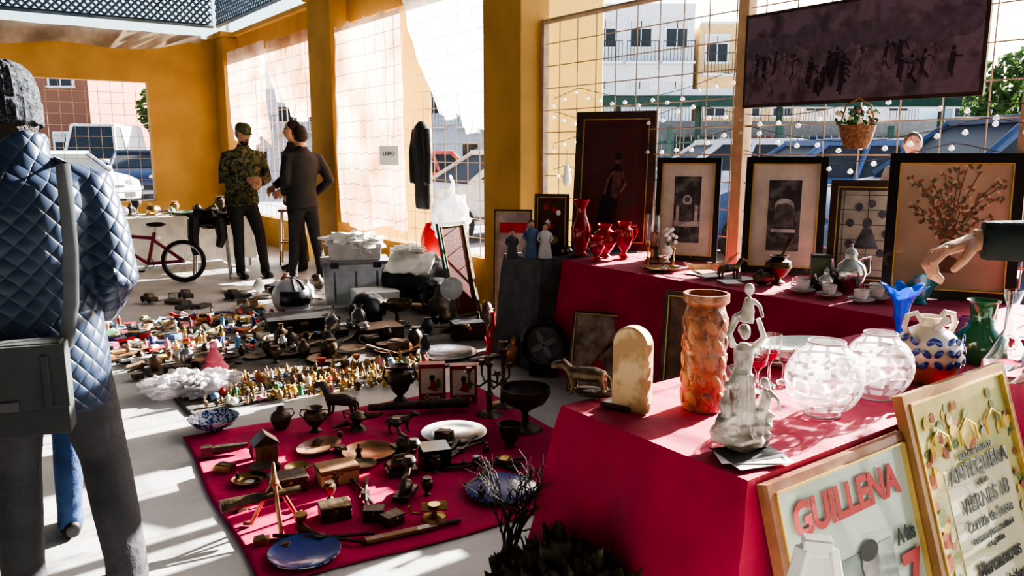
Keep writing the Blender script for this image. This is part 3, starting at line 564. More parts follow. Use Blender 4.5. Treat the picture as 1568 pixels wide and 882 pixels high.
wb=M('plastic_bag_white',(.9,.9,.92),.4,transl=.5); px,py=R(3.92,6.42); mb=MB(); mb.ball((0,0,.2),(.17,.12,.24),wb,40,26,amp=.2,fr=3.5); mb.tube([(0,0,.4),(.03,0,.55),(0,0,.62)],[.04,.015,.012],wb,8); mb.fin('plastic_bag',px,py,.62)
px,py=R(3.84,6.62); mb=MB(); mb.ball((0,0,.22),(.12,.08,.22),M('red_bag',(.6,.03,.03),.5,transl=.3),20,12,amp=.12,fr=3); mb.tube([(0,0,.4),(.02,0,.52),(0,0,.6)],[.03,.012,.01],redp,8); mb.fin('red_shopping_bag',px,py,.34)
# ================================================================ FLOOR OBJECTS
Zf=.012
def D(name,x,y,r,mat,rim=None,h=.02,centre=None,sy=1):
    mb=MB(); dish(mb,(0,0,0),r,mat,h,rim,centre=centre,sy=sy); return mb.fin(name,x,y,Zf,random.uniform(0,6))
bluew=ramp_mat('blue_white_glaze',[(.5,.52,.56),(.02,.05,.18),(.42,.45,.5),(.03,.07,.22)],scale=26,rough=.2,bump=0); 
vase('blue_white_bowl',-1.57,3.95,Zf,BOWL,.13,.07,bluew)
D('silver_platter',-.30,3.87,.17,silver,h=.015); D('copper_dish',-.69,3.60,.13,copper); D('wooden_oval_dish',-.95,3.67,.13,wood,sy=.7); D('brass_dish',-1.16,3.27,.075,brass,centre=cream); D('small_brass_dish',-.98,3.4,.06,brass)
D('blue_china_plate',-.045,3.17,.155,bluew,blue); D('blue_china_plate',-.75,2.63,.13,bluew,blue,centre=blue)
def sbox(name,x,y,s,m,rot=0,lid=None,z=Zf):
    mb=MB(); mb.box((0,0,s[2]*.36),(s[0],s[1],s[2]*.72),m); mb.box((0,0,s[2]*.87),(s[0]*1.04,s[1]*1.04,s[2]*.24),lid or m); mb.box((0,-s[1]*.53,s[2]*.7),(s[0]*.1,.006,s[2]*.2),brass); return mb.fin(name,x,y,z,rot,bevel=.004)
sbox('wooden_box',-.78,3.30,(.17,.12,.075),woodl,.5,wood); sbox('jewellery_box',-.97,3.20,(.15,.11,.07),bronze,.5,iron); sbox('black_tea_tin',-.36,3.46,(.13,.13,.1),blackg,.3); sbox('cigar_box',-.71,2.94,(.12,.09,.06),bronze,.4); sbox('matchbox_tin',-.55,2.92,(.08,.06,.05),iron,.1); sbox('snuff_box',-.47,2.88,(.08,.06,.045),iron,.8)
mb=MB(); mb.box((0,0,.05),(.1,.08,.1),wood); mb.add([(-.06,-.05,.1),(.06,-.05,.1),(.06,.05,.1),(-.06,.05,.1),(0,-.05,.15),(0,.05,.15)],[(0,1,4),(2,3,5),(1,2,5,4),(3,0,4,5),(0,3,2,1)],woodd); mb.lathe((0,-.041,.06),[(.025,0),(.025,.004),(.001,.004)],brass,16,rot=(pi/2,0,0)); mb.fin('carved_wooden_clock',-1.16,3.50,Zf,.5)
mb=MB(); mb.tube([(-.1,0,.03),(-.03,0,.03),(.03,0,.03),(.1,0,.035)],[.02,.025,.022,.012],iron,8); mb.box((-.09,0,.03),(.05,.05,.05),woodd); mb.fin('old_camera_case',-1.38,3.60,Zf,.4)
mb=MB()
for k in range(3):
    w=2*pi*k/3+.5; mb.tube([(0,0,.19),(.04*cos(w),.04*sin(w),.12),(.10*cos(w),.10*sin(w),.008),(.13*cos(w),.13*sin(w),.008)],.0085,copper,6)
mb.lathe((0,0,.16),[(.012,0),(.02,.02),(.012,.04),(.006,.1),(.001,.105)],copper,12); mb.tube([(-.2,0,.125),(-.06,0,.13),(-.06,0,.13),(.1,0,.135)],[.025,.022,.016,.014],bronze,12); mb.fin('brass_telescope_on_tripod',-.92,2.86,Zf,.5)
def iron_tool(name,x,y,rot,kind):
    mb=MB()
    if kind==0: mb.box((0,0,.02),(.14,.07,.02),iron); mb.tube([(-.05,0,.03),(-.03,0,.09),(.03,0,.09),(.06,0,.13)],.011,iron,8); mb.lathe((.06,0,.12),[(.02,0),(.03,.02),(.02,.04)],iron,12); mb.ball((0,0,.05),(.05,.03,.025),iron)
    if kind==1: mb.tube([(-.2,0,.012),(0,0,.014),(.2,.02,.012)],.008,iron,6); mb.tube([(-.18,.04,.012),(0,0,.02),(.17,-.05,.012)],.008,iron,6); mb.lathe((0,0,.005),[(.02,0),(.02,.02),(.001,.022)],iron,10)
    if kind==2: mb.box((0,0,.05),(.1,.05,.006),brass,(.3,0,0)); mb.lathe((0,0,0),[(.05,0),(.045,.01),(.012,.02),(.01,.05),(.025,.06)],brass,14); mb.tube([(-.05,0,.02),(-.09,0,.03),(-.1,0,.06)],.006,brass,6)
    mb.fin(name,x,y,Zf,rot)
iron_tool('cast_iron_flat_iron',-.5,3.36,.4,0); iron_tool('cast_iron_coffee_mill',-.45,3.12,1.4,0); iron_tool('iron_tongs',-.12,3.45,.3,1); iron_tool('iron_tongs',-.25,3.62,1.1,1); iron_tool('iron_tongs',-.72,2.74,.1,1); iron_tool('brass_inkstand',-.31,2.93,.2,2)
iron_tool('iron_trivet',-.62,3.12,2,1); iron_tool('cast_iron_flat_iron',-.53,3.62,2.2,0)
mb=MB(); mb.box((0,0,.012),(.28,.03,.014),wood,(0,0,0)); mb.tube([(.14,0,.012),(.24,.0,.012)],.01,iron,6); mb.fin('wooden_ruler_tool',-.42,2.78,Zf,.45)
mb=MB(); quad(mb,iron,1.15,.04); mb.fin('iron_horse_figurine',-.95,4.17,Zf,2.9,remesh=.005,smooth=1)
vase('bronze_pot',-1.03,3.92,Zf,URN,.06,.13,bronze,2); vase('bronze_urn',-1.22,3.96,Zf,JUG,.055,.12,iron,1); 
mb=MB(); mb.lathe((0,0,0),[(.05,0),(.04,.01),(.01,.03),(.03,.05),(.05,.07),(.03,.09),(.01,.1)],bronze,16); mb.tube([(.03,0,.07),(.1,0,.075),(.13,0,.09)],[.02,.012,.008],bronze,8); mb.tube([(-.04,0,.08),(-.08,0,.1),(-.07,0,.06)],.006,bronze,6); mb.fin('oil_lamp',-.81,3.95,Zf)
mb=MB(); quad(mb,bronze,.8); mb.fin('bronze_dog_figurine',-.59,3.92,Zf,.3,remesh=.005,smooth=1)
mb=MB(); mb.tube([(-.28,0,.04),(.0,0,.045),(.28,0,.05)],[.02,.024,.03],iron,12); mb.fin('brass_cannon_barrel',-.52,4.22,Zf,.12)
vase('pewter_vase',-.655,4.42,Zf,URN,.075,.22,iron,2); vase('dark_compote',.07,3.95,Zf,CHAL,.13,.23,iron); vase('dark_cup',-.01,3.7,Zf,BOWL,.06,.12,iron); 
cand('brass_candelabra',-.125,4.18,Zf,.34,bronze,4); cand('silver_candlestick',-.05,4.35,Zf,.38,bronze,0)
cw=M('cocoa_box_cream',(.62,.55,.42),.5); crd=M('cocoa_box_red',(.36,.03,.025),.5)
for x,y in((-.47,4.45),(-.285,4.42)):
    mb=MB(); mb.box((0,0,.11),(.155,.07,.22),crd); mb.box((0,-.036,.125),(.13,.002,.15),cw); mb.tube([(0,-.037,.07),(.01,-.037,.1),(.0,-.037,.13)],[(.03,.002),(.02,.002),(.01,.002)],crd,8); mb.disc(.0,.145,.015,.018,-.0395,hair); mb.disc(.035,.11,.015,.03,-.0385,M('cocoa_green',(.1,.2,.06),.6)); mb.box((0,0,.222),(.157,.072,.006),crd); o=mb.fin('cocoa_box',x,y,Zf,.12); text(o,'Cacao',.035,0,.015,cw,-.037,1,.002)
def assort(name,cx,cy,n,L,W,rot,mats,smin,smax,kinds,seed):
    rnd=random.Random(seed); mb=MB(); placed=[]
    for i in range(n):
        for _ in range(12):
            x=rnd.uniform(-L,L)/2; y=rnd.uniform(-W,W)/2; s=rnd.uniform(smin,smax)
            if all((x-a)**2+(y-b)**2>(.38*(s+c))**2 for a,b,c in placed): break
        else: continue
        m=rnd.choice(mats); m2=rnd.choice(mats); k=rnd.choice(kinds); placed.append((x,y,s if k!='fig' else s*.6))
        if k=='fig': figurine(mb,(x,y,0),s,m,skin if rnd.random()<.3 else m2,m2)
        elif k=='vase': mb.lathe((x,y,0),[(a*s*.35,b*s) for a,b in rnd.choice([VASE,URN,JUG,CHAL,BOTT])],m,12)
        elif k=='dish': dish(mb,(x,y,.001*i),s*.8,m,.01,n=18)
        elif k=='box': mb.box((x,y,s*.2),(s,s*.7,s*.4),m,(0,0,rnd.uniform(0,3))); mb.box((x,y,s*.42),(s*.8,s*.5,s*.06),m2,(0,0,rnd.uniform(0,3)))
        elif k=='book': mb.box((x,y,s*.08),(s,s*.7,s*.16),m,(0,0,rnd.uniform(0,3)))
        elif k=='car': 
            w=rnd.uniform(0,3); q=mb.X.copy(); mb.X=q@Matrix.Translation((x,y,0))@Matrix.Rotation(w,4,'Z')
            mb.box((0,0,s*.22),(s,s*.45,s*.22),m); mb.box((0,0,s*.42),(s*.55,s*.4,s*.2),m2,taper=.8)
            for a in(-.3,.3):
                for b in(-.22,.22): mb.lathe((a*s,b*s,s*.13),[(.11*s,-.03*s),(.12*s,0),(.11*s,.03*s)],black,8,rot=(pi/2,0,0))
            mb.X=q
        elif k=='tool': w=rnd.uniform(0,3); mb.tube([(x,y,.02),(x+s*cos(w),y+s*sin(w),.02),(x+1.8*s*cos(w),y+1.8*s*sin(w),.025)],[.008,.012,.02],m,6)
        elif k=='ball': mb.ball((x,y,s*.3),(s*.35,s*.35,s*.3),m,10,7)
    return mb.fin(name,cx,cy,Zf,rot)
ft=M('fig_tan',(.42,.26,.13),.6); fg=M('fig_gold',(.46,.31,.11),.5)
cols=[redp,yel,grn,pink,skyb,orng,white,brass,ft,fg,cream,blue,wood,bronze]
assort('assorted_figurines',-1.2,4.85,320,1.45,.60,.42,cols+[brass,brass,wood,fg,ft,bronze,bronze]*2,.035,.085,['fig','fig','fig','ball','vase'],11)
assort('toy_assortment',-2.55,6.2,240,1.5,1.5,.63,cols+[white,white,skyb,redp,dgrey,paper,dgrey,wood,black,dgrey,steel],.05,.13,['car','box','book','fig','book','tool','tool'],5)
assort('metal_bric_a_brac',-2.0,5.35,34,1.3,.5,.5,[iron,bronze,silver,bronze,iron,wood],.06,.15,['vase','dish','vase','tool','box'],8)
assort('antique_bric_a_brac',-.95,5.95,40,1.6,.9,.63,[iron,bronze,bronze,iron,woodd,silver,dgrey],.07,.17,['vase','dish','box','vase','tool'],15)
assort('household_bric_a_brac',-2.55,7.75,40,2.2,1.2,.63,[iron,dgrey,wood,black,woodd,paper,bronze,iron],.09,.2,['box','vase','dish','book','tool','car'],21)
assort('old_tools',-.66,3.45,34,1.25,1.25,.54,[iron,bronze,bronze,woodd,iron,brass],.04,.085,['tool','box','vase','vase','dish','fig'],31)
o=assort('assorted_crockery',0,0,40,1.7,.45,PHI,[silver,bronze,grn,brass,dgrey,iron,terra2],.1,.24,['vase','vase','dish','ball'],3); px,py=R(2.3,10.5); o.location=(px,py,.69)
tul_m=M('white_tulle',(.8,.76,.78),.6,transl=.45); mb=MB()
for i in range(7): mb.ball((random.uniform(-.17,.17),random.uniform(-.09,.09),.035),(.13,.10,.065),tul_m,40,22,amp=.28,fr=3.4,seed=i*3,rot=(0,0,i))
mb.fin('crumpled_plastic_bag',-1.93,4.62,Zf+.01)
mb=MB(); mb.lathe((0,0,0),[(.11,0),(.1,.03),(.08,.05),(.09,.06),(.05,.11),(.06,.12),(.03,.17),(.015,.2)],M('pink_lace',(.5,.1,.14),.7),20); mb.ball((0,0,.215),.025,pink); mb.fin('pink_figurine',-1.93,4.93,Zf)
D('silver_tray',-.47,5.5,.22,silver); D('copper_tray',-.85,5.62,.17,copper); D('iron_plate',-1.5,5.62,.17,iron); D('bronze_tray',-1.3,5.35,.14,bronze)
vase('glass_bottle',-1.41,6.0,Zf,BOTT,.06,.26,glass); vase('glass_bottle',-1.2,6.0,Zf,VASE,.07,.27,glass); vase('red_bottle',-.14,5.6,Zf,BOTT,.055,.29,redglass); vase('orange_bottle',.04,5.62,Zf,[(.8,0),(1,.1),(.6,.4),(.9,.7),(.5,.85),(.6,1)],.05,.28,orng)
vase('stone_goblet',-.98,6.55,Zf,CHAL,.13,.2,bronze); pot_('black_kettle',-.62,6.6,Zf,1.6,iron); pot_('pewter_jug',-.2,6.2,Zf,1.3,iron,1); pot_('copper_kettle',.02,5.25,Zf,1.0,copper)
sbox('dark_case',-1.73,6.3,(.55,.35,.13),black,.4); sbox('dark_case',-1.04,6.05,(.3,.25,.1),iron,.5); sbox('black_radio',-.35,6.0,(.24,.16,.14),black,.3)
def helmet(x,y,m1,m2,rot,r,stripe=None):
    mb=MB(); P=[(r*cos(t)*1.0,r*.85+r*1.05*sin(t)) for t in [radians(q) for q in range(-50,91,10)]]; mb.lathe((0,0,0),[(r*.62,.0)]+P,m1,26,sx=1,sy=1.15)
    mb.grid(lambda u,v:(r*1.03*sin((u-.5)*2.2)*cos((v-.5)*.9),-r*1.19*cos((u-.5)*2.2)*cos((v-.5)*.9),r*.9+r*.55*(v-.5)*1.5),16,8,m2); mb.tube([(-r*.75,-r*.8,r*.25),(0,-r*1.25,r*.22),(r*.75,-r*.8,r*.25)],.025,m1,8)
    if stripe:
        for k in(-.35,.35): mb.tube([(k*r*cos(t)*.9,-r*1.17*cos(t),r*.85+r*1.05*sin(t)) for t in [radians(q) for q in range(30,150,12)]],.012,stripe,6)
    mb.fin('motorcycle_helmet',x,y,Zf,rot)
helmet(-2.0,7.0,M('helmet_grey',(.42,.43,.46),.3,.0,col2=(.3,.31,.34),scale=6,coat=.6),blackg,.7,.17,black); helmet(-1.22,6.5,blackg,black,-.5,.15)
mb=MB(); mb.torus((0,0,.2),.14,.022,blackg,'Y',28,8); mb.lathe((0,.02,.2),[(.13,0),(.13,.01),(.001,.012)],M('dial',(.2,.22,.25),.2,.3),28,rot=(pi/2,0,0)); mb.box((0,0,.02),(.18,.1,.04),blackg); mb.tube([(0,.0,.04),(0,0,.07)],.03,blackg,8)
for k in range(4): w=k*pi/2+.5; mb.disc(.05*cos(w),.2+.05*sin(w),.045,.02,-.012,M('fan_blade',(.4,.41,.43),.4),12,w)
for k in range(9): mb.torus((0,-.02,.2),.016*(k+1)-.004,.0015,steel,'Y',20,4)
mb.fin('desk_fan',.21,5.0,Zf,-.2)
mb=MB(); mb.lathe((0,0,.34),[(.09,0),(.095,.01),(.001,.012)],silver,24,rot=(pi/2-.3,0,0)); mb.tube([(0,0,0),(0,0,.3)],.008,iron,8); mb.lathe((0,0,0),[(.07,0),(.06,.015),(.01,.03)],iron,16); mb.fin('shaving_mirror',-.50,6.4,0)
clr=M('translucent_box',(.36,.38,.40),.3,transl=.3,trans=.2)
mb=MB(); mb.box((0,0,.2),(.58,.42,.4),clr,taper=1.08); mb.box((0,0,.41),(.66,.48,.035),M('lid_grey',(.25,.26,.28),.4))
for x in(-.2,.2): mb.box((x,-.235,.39),(.08,.02,.06),dgrey)
for x in(-.2,0,.2): mb.box((x,-.22,.18),(.02,.02,.3),clr)
mb.fin('storage_box',-1.55,7.65,0,.25,bevel=.015)
def heap(name,x,y,z,r,mat,amp,seed,rot=0,n=4):
    rr=random.Random(seed); mb=MB()
    for i in range(n): mb.ball((rr.uniform(-.4,.4)*r[0],rr.uniform(-.4,.4)*r[1],r[2]*rr.uniform(.6,.9)),(r[0]*rr.uniform(.6,.8),r[1]*rr.uniform(.6,.8),r[2]*rr.uniform(.7,.95)),mat,40,24,amp=amp,fr=3,seed=seed+i*5,rot=(0,0,i*1.3))
    mb.fin(name,x,y,z,rot)
mb=MB(); mb.box((0,0,.08),(.48,.34,.16),M('box_white2',(.6,.61,.62),.5),taper=1.05); mb.ball((-.03,0,.17),(.25,.17,.08),white,40,20,amp=.3,fr=3); mb.ball((.1,-.06,.15),(.16,.14,.09),white,30,16,amp=.35,fr=3.5,seed=4); mb.fin('box_of_linen',-1.53,7.62,.432,.15)
mb=MB(); mb.box((0,0,.09),(.38,.3,.18),white,taper=1.05); mb.box((0,0,.185),(.4,.32,.02),white); mb.fin('white_storage_box',-1.28,7.2,0,.4,bevel=.01)
heap('white_plastic_bag_heap',-1.14,7.52,.0,(.12,.11,.2),wb,.2,31)
mb=MB(); mb.tube([(-.36,0,.2),(-.33,0,.21),(-.18,0,.24),(0,.0,.25),(.18,0,.23),(.32,0,.2),(.36,0,.19)],[(.10,.10),(.19,.18),(.22,.21),(.22,.2),(.21,.19),(.18,.17),(.1,.1)],black,20); mb.ball((.28,-.25,.16),(.18,.14,.16),dgrey,30,18,amp=.2,fr=3,seed=9); mb.fin('black_duffel_bags',-.86,7.38,.0,-.35,remesh=.02,smooth=2)
mb=MB(); mb.grid(lambda u,v:((u-.5)*.46+.02*sin(v*8),(v-.5)*.42,.06-.28*abs(v-.5)**1.7*2+.03*noise.noise(Vector((u*6,v*6,3)))),30,30,white); mb.ball((-.05,0,.08),(.15,.11,.05),white,30,14,amp=.3,fr=3,seed=2); mb.fin('folded_white_towel',-.93,7.38,.46,-.3,solid=.006)
def bicycle(x,y,rot):
    mb=MB()
    for cx in(-.38,.38):
        mb.torus((cx,0,.22),.2,.02,black,'Y',28,8); mb.torus((cx,0,.22),.175,.008,steel,'Y',28,6); mb.ball((cx,0,.22),.02,steel,8,6)
        for k in range(10): w=k*pi/5; mb.tube([(cx,0,.22),(cx+.175*cos(w),0,.22+.175*sin(w))],.0018,steel,4)
    bp=M('bicycle_red',(.24,.02,.06),.35,coat=.5)
    for a,b in(((-.04,0,.2),(-.12,0,.52)),((-.04,0,.2),(.28,0,.44)),((-.11,0,.46),(.27,0,.5)),((-.04,0,.2),(-.38,0,.22)),((-.11,0,.44),(-.38,0,.22)),((.25,0,.58),(.3,0,.4)),((.3,0,.4),(.38,0,.22))): mb.tube([a,b],.018,bp,8)
    mb.tube([(-.12,0,.52),(-.13,0,.58)],.01,steel,6); mb.ball((-.14,0,.6),(.1,.06,.025),black,12,6); mb.tube([(.25,0,.58),(.24,0,.66)],.011,steel,6); mb.tube([(.18,-.22,.7),(.22,-.12,.7),(.24,0,.66),(.22,.12,.7),(.18,.22,.7)],.011,black,8); mb.torus((-.04,-.03,.2),.05,.006,steel,'Y',16,5)
    mb.tube([(-.04,-.05,.2),(.04,-.06,.12)],.008,steel,5); mb.box((.05,-.08,.115),(.06,.06,.015),black)
    mb.fin('childs_bicycle',x,y,0,rot,sc=1.1)
bicycle(-4.12,8.70,.2+pi)
mb=MB()
for sx in(-1,1):
    for sy in(-1,1): mb.tube([(sx*.16,sy*.16,.62),(sx*.2,sy*.2,0)],.012,steel,6)
mb.box((0,0,.63),(.38,.38,.03),woodd); mb.ball((0,0,.70),(.22,.2,.11),black,28,14,amp=.25,fr=3); mb.tube([(-.15,-.2,.7),(-.17,-.22,.5),(-.15,-.22,.3)],[.07,.06,.04],black,8); mb.tube([(.12,-.2,.7),(.14,-.22,.5),(.1,-.22,.38)],[.07,.06,.04],black,8)
mb.fin('stool_with_coat',-3.53,9.15,0,.3)
mb=MB()
for sx in(-1,1):
    for sy in(-1,1): mb.tube([(sx*.13,sy*.13,.7),(sx*.17,sy*.17,0)],.012,wood,6)
mb.box((0,0,.71),(.34,.34,.03),wood); mb.box((0,-.15,.3),(.3,.02,.02),wood); mb.box((0,.15,.3),(.3,.02,.02),wood); mb.fin('wooden_stool',-2.88,10.3,0,.2)
# moss / dry branches foreground
moss=ramp_mat('moss_cork',[(.014,.012,.009),(.06,.05,.026),(.03,.021,.013),(.10,.085,.05)],scale=22,const=False,rough=.95,bump=1)
mb=MB(); mb.ball((0,0,.17),(.13,.24,.23),moss,60,40,amp=.22,fr=7); mb.ball((.0,.2,.13),(.11,.14,.17),moss,46,30,amp=.28,fr=7,seed=3); mb.ball((-.05,-.22,.12),(.10,.12,.17),moss,46,30,amp=.28,fr=7,seed=6)
for i in range(40):
    w=random.uniform(0,6.28); p=Vector((.11*cos(w),.2*sin(w),.3+random.uniform(-.06,.06))); mb.tube([p,p+Vector((random.uniform(-.04,.04),random.uniform(-.04,.04),.05))],.003,moss,4)
mb.fin('mossy_cork_bark',.165,1.90,.02,PHI)
mb=MB(); bk=M('twig',(.03,.018,.012),.8)
def branch(p,d,L,r,k):
    q=p+d*L; mb.tube([p,p+d*L*.5+Vector((random.uniform(-.01,.01),random.uniform(-.01,.01),0)),q],[r,r*.85,r*.6],bk,5)
    if k: 
        for _ in range(3): branch(q if _ else p+d*L*.6,(d+Vector((random.uniform(-.9,.9),random.uniform(-.9,.9),random.uniform(-.2,.5)))).normalized(),L*.72,r*.66,k-1)
for _ in range(4): branch(Vector((0,0,.12)),Vector((random.uniform(-.35,.35),random.uniform(-.3,.3),1)).normalized(),.17,.007,3)
mb.pot((0,0,0),VASE,.05,.14,iron,14); mb.fin('vase_of_dry_branches',-.03,2.22,Zf)
# ================================================================ PEOPLE
def hand_geo(mb,wr,d,pn,mir,m,s=1,curl=1):
    d=Vector(d).normalized(); pn=Vector(pn); pn=(pn-d*pn.dot(d)).normalized()
    Xa=-d; Za=-pn; Ya=Za.cross(Xa)
    T=Matrix((( Xa.x,Ya.x,Za.x,wr[0]),(Xa.y,Ya.y,Za.y,wr[1]),(Xa.z,Ya.z,Za.z,wr[2]),(0,0,0,1)))@Matrix.Diagonal((s,s*(-1 if mir else 1),s,1))
    q=mb.X.copy(); mb.X=q@T
    mb.tube([(.03,0,0),(0,0,0),(-.03,0,0),(-.065,.0,0),(-.092,0,-.003)],[(.024,.019),(.026,.018),(.036,.016),(.041,.015),(.037,.011)],m,14,ref=(0,0,1))
    for i,(yy,L) in enumerate(((-.029,.9),(-.010,1.0),(.010,.94),(.028,.74))):
        c=curl*(1.0+.12*i)
        a1,a2,a3=.35*c,1.05*c,1.6*c; p=Vector((-.086,yy,-.002)); pts=[p+Vector((.02,0,0)),p.copy()]
        for a,l in((a1,.043),(a2,.027),(a3,.021)): p=p+Vector((-cos(a)*l*L,yy*.03,-sin(a)*l*L)); pts.append(p.copy())
        mb.tube(pts,[.0098,.0100,.0090,.0082,.0062],m,10); mb.ball(tuple(pts[-1]),.0064,m,8,6); mb.ball(tuple(pts[1]+Vector((0,0,.003))),.0098,m,8,6); mb.ball(tuple(pts[2]),.0093,m,8,6)
    mb.tube([(-.012,-.024,-.004),(-.042,-.046,-.018),(-.070,-.052,-.034),(-.092,-.046,-.046)],[.014,.0125,.0105,.0078],m,10); mb.ball((-.092,-.046,-.046),.0079,m,8,6)
    mb.X=q
def head_geo(m):
    mb=MB(); nu,nv=44,34; vs=[];fs=[]
    def d(sx,sy,sz):
        x,y,z=.076*sx,.094*sy,.118*sz
        if sz<0:
            t=-sz; x*=1-.28*t**1.4; y*=(1-.5*t) if y>0 else (1-.06*t)
        if sy<0:
            y=-.094*abs(sy)**.85*(1-.06*max(0,-sz))
            fx=max(0,-sy)
            y-=fx*(.026*exp(-(x/.011)**2)*exp(-((z+.018)/.02)**2)+.012*exp(-(x/.008)**2)*exp(-((z-.005)/.02)**2))
            y+=fx*.011*exp(-((abs(x)-.031)/.014)**2-((z-.012)/.012)**2); y-=fx*.005*exp(-((z-.034)/.01)**2)*exp(-(x/.045)**2)
            y-=fx*(.006*exp(-(x/.024)**2-((z+.055)/.009)**2)+.007*exp(-(x/.022)**2-((z+.09)/.015)**2))
        return (x,y,z)
    vs.append(d(0,0,-1))
    for i in range(1,nv):
        p=-pi/2+pi*i/nv
        for j in range(nu): w=2*pi*j/nu-pi/2; vs.append(d(cos(p)*cos(w),cos(p)*sin(w),sin(p)))
    vs.append(d(0,0,1)); T=len(vs)-1
    for j in range(nu): fs.append((0,1+(j+1)%nu,1+j)); fs.append((T,T-nu+j,T-nu+(j+1)%nu))
    for i in range(nv-2):
        for j in range(nu): a=1+i*nu; fs.append((a+j,a+(j+1)%nu,a+nu+(j+1)%nu,a+nu+j))
    mb.add(vs,fs,m)
    for s in(-1,1):
        mb.ball((s*.031,-.078,.012),(.0125,.010,.008),eyew,12,8); mb.ball((s*.031,-.0865,.012),(.0052,.003,.0055),black,8,6)
        mb.tube([(s*.016,-.092,.031),(s*.032,-.091,.036),(s*.048,-.080,.031)],.0035,hair,5)
        mb.tube([(s*.073,.0,.03),(s*.082,.012,.022),(s*.083,.014,.0),(s*.076,.002,-.022)],[.006,.009,.008,.006],m,8); mb.ball((s*.074,.006,.004),(.006,.014,.024),m,8,6)
    mb.tube([(-.023,-.088,-.054),(0,-.0975,-.052),(.023,-.088,-.054)],[.003,.0055,.003],lipm,6)
    return mb
def person(name,x,y,rot,H,jm,tm,shoe,arms,knees=((0,0),(0,0)),lean=0,headturn=0,headtilt=0,hat=None,hatm=None,puff=0,vox=.015,hands=(1,1),ankles=None,jz=.84,beard=False,hairlong=False,skinm=None,tloose=.0,hd=(0,0),collar=0,hz=0,sway=0):
    sk=skinm or skin; root=empty(name,x,y,0,rot,H/1.75)
    L=lambda z:lean*max(0,z-.9)
    S=lambda z:sway*math.sin(max(0,min(1,(z-.5)/.9))*pi)
    mb=MB(); mb.tube([(S(.8),0,.80),(S(.88),0,.88),(S(.98),0,.98),(S(1.04),0,1.04)],[(.14,.10),(.165,.115),(.16,.11),(.15,.1)],tm,20)
    an=ankles or ((.10,0),(-.10,0))
    for i,s in enumerate((1,-1)):
        kx,ky=knees[i]; ax,ay=an[i]
        mb.tube([(s*.085+S(.9),0,.90),(s*.09+S(.8),0,.80),(s*.095+kx*.5+S(.66)*.7,ky*.5,.66),(s*.1+kx,ky,.49),((s*.1+kx+ax)/2,(ky+ay)/2+.02,.33),(ax,ay+.015,.14),(ax,ay+.01,.05)],[(.088+tloose,.095+tloose),(.092+tloose,.10+tloose),(.078+tloose,.083+tloose),(.062+tloose,.066+tloose),(.06+tloose,.064+tloose),(.052+tloose,.056+tloose),(.055+tloose,.06+tloose)],tm,16)
        for k in range(6):
            z=.44-.065*k; f=tloose; q=min(1,max(0,(z-.14)/.35)); cx=ax+(s*.1+kx-ax)*q; cy=ay+.015+(ky-ay)*q
            mb.tube([(cx-(.040+f),cy,z),(cx-.02,cy+.050+f,z-.02),(cx+.03,cy+.046+f,z-.005),(cx+.043+f,cy,z+.02)],.011,tm,6)
    mb.fin('trousers',parent=root,remesh=vox*.85,smooth=6)
    mb=MB()
    for ax,ay in an:
        mb.tube([(ax,ay+.075,.045),(ax,ay+.03,.055),(ax,ay-.05,.045),(ax,ay-.12,.036),(ax,ay-.18,.028)],[(.03,.036),(.042,.052),(.045,.045),(.048,.034),(.03,.022)],shoe,14); mb.tube([(ax,ay+.02,.03),(ax,ay+.015,.12)],[.045,.042],shoe,12)
    mb.fin('shoes',parent=root,remesh=.009,smooth=2)
    mb=MB(); p=puff
    mb.tube([(S(jz),L(jz),jz),(S(.9),L(.88),min(.9,(jz+1.0)/2)),(S(1.05),L(1.05),1.05),(S(1.2),L(1.2),1.2),(S(1.32),L(1.32),1.32),(0,L(1.4),1.4),(0,L(1.46),1.455),(0,L(1.5),1.50)],[(.175+p,.135+p),(.175+p,.13+p),(.158+p,.115+p),(.172+p,.12+p),(.19+p*.8,.122+p),(.185+p*.5,.105+p),(.12,.08),(.062+p*.3,.06+p*.3)],jm,28)
    for i,s in enumerate((1,-1)):
        e,w=arms[i]; sh=Vector((s*.175,L(1.4),1.395)); e=Vector(e); w=Vector(w)
        mb.tube([(s*.12,L(1.4),1.40),tuple(sh),tuple(sh.lerp(e,.5)+Vector((s*.008,0,0))),tuple(e),tuple(e.lerp(w,.5)),tuple(w)],[.06+p*.6,.066+p*.6,.056+p*.8,.05+p*.8,.044+p*.7,.036+p*.6],jm,14)
        for t in(.75,.9,1.0): q=sh.lerp(e,t); mb.tube([q+Vector((-.05,.0,.02)),q+Vector((0,.052+p*.8,0)),q+Vector((.05,.0,-.015))],.010,jm,6)
    mb.tube([(0,L(1.46),1.45),(0,L(1.5)-.005+hd[1]*.5,1.525+collar)],[(.075,.075),(.068+collar*.3,.068+collar*.3)],jm,14)
    mb.fin('jacket',parent=root,remesh=vox,smooth=3)
    for i,s in enumerate((1,-1)):
        if hands[i]:
            e,w=map(Vector,arms[i]); hb=MB(); dd=(w-e).normalized(); hand_geo(hb,tuple(w+dd*.015),dd,Vector((-s*.8,-.2,-.4)),s<0,sk); hb.fin('hand',parent=root,remesh=.0035,smooth=1)
    hy=L(1.6)+hd[1]; hx=hd[0]
    mb=MB(); mb.tube([(0,L(1.45),1.44),(hx*.5,L(1.52),1.51),(hx,hy+.005,1.58)],[(.058,.058),(.054,.056),(.055,.058)],sk,14); mb.fin('neck',parent=root)
    h=head_geo(sk).fin('head',hx,hy,1.635+hz,headturn,parent=root); h.rotation_euler=(headtilt,0,headturn)
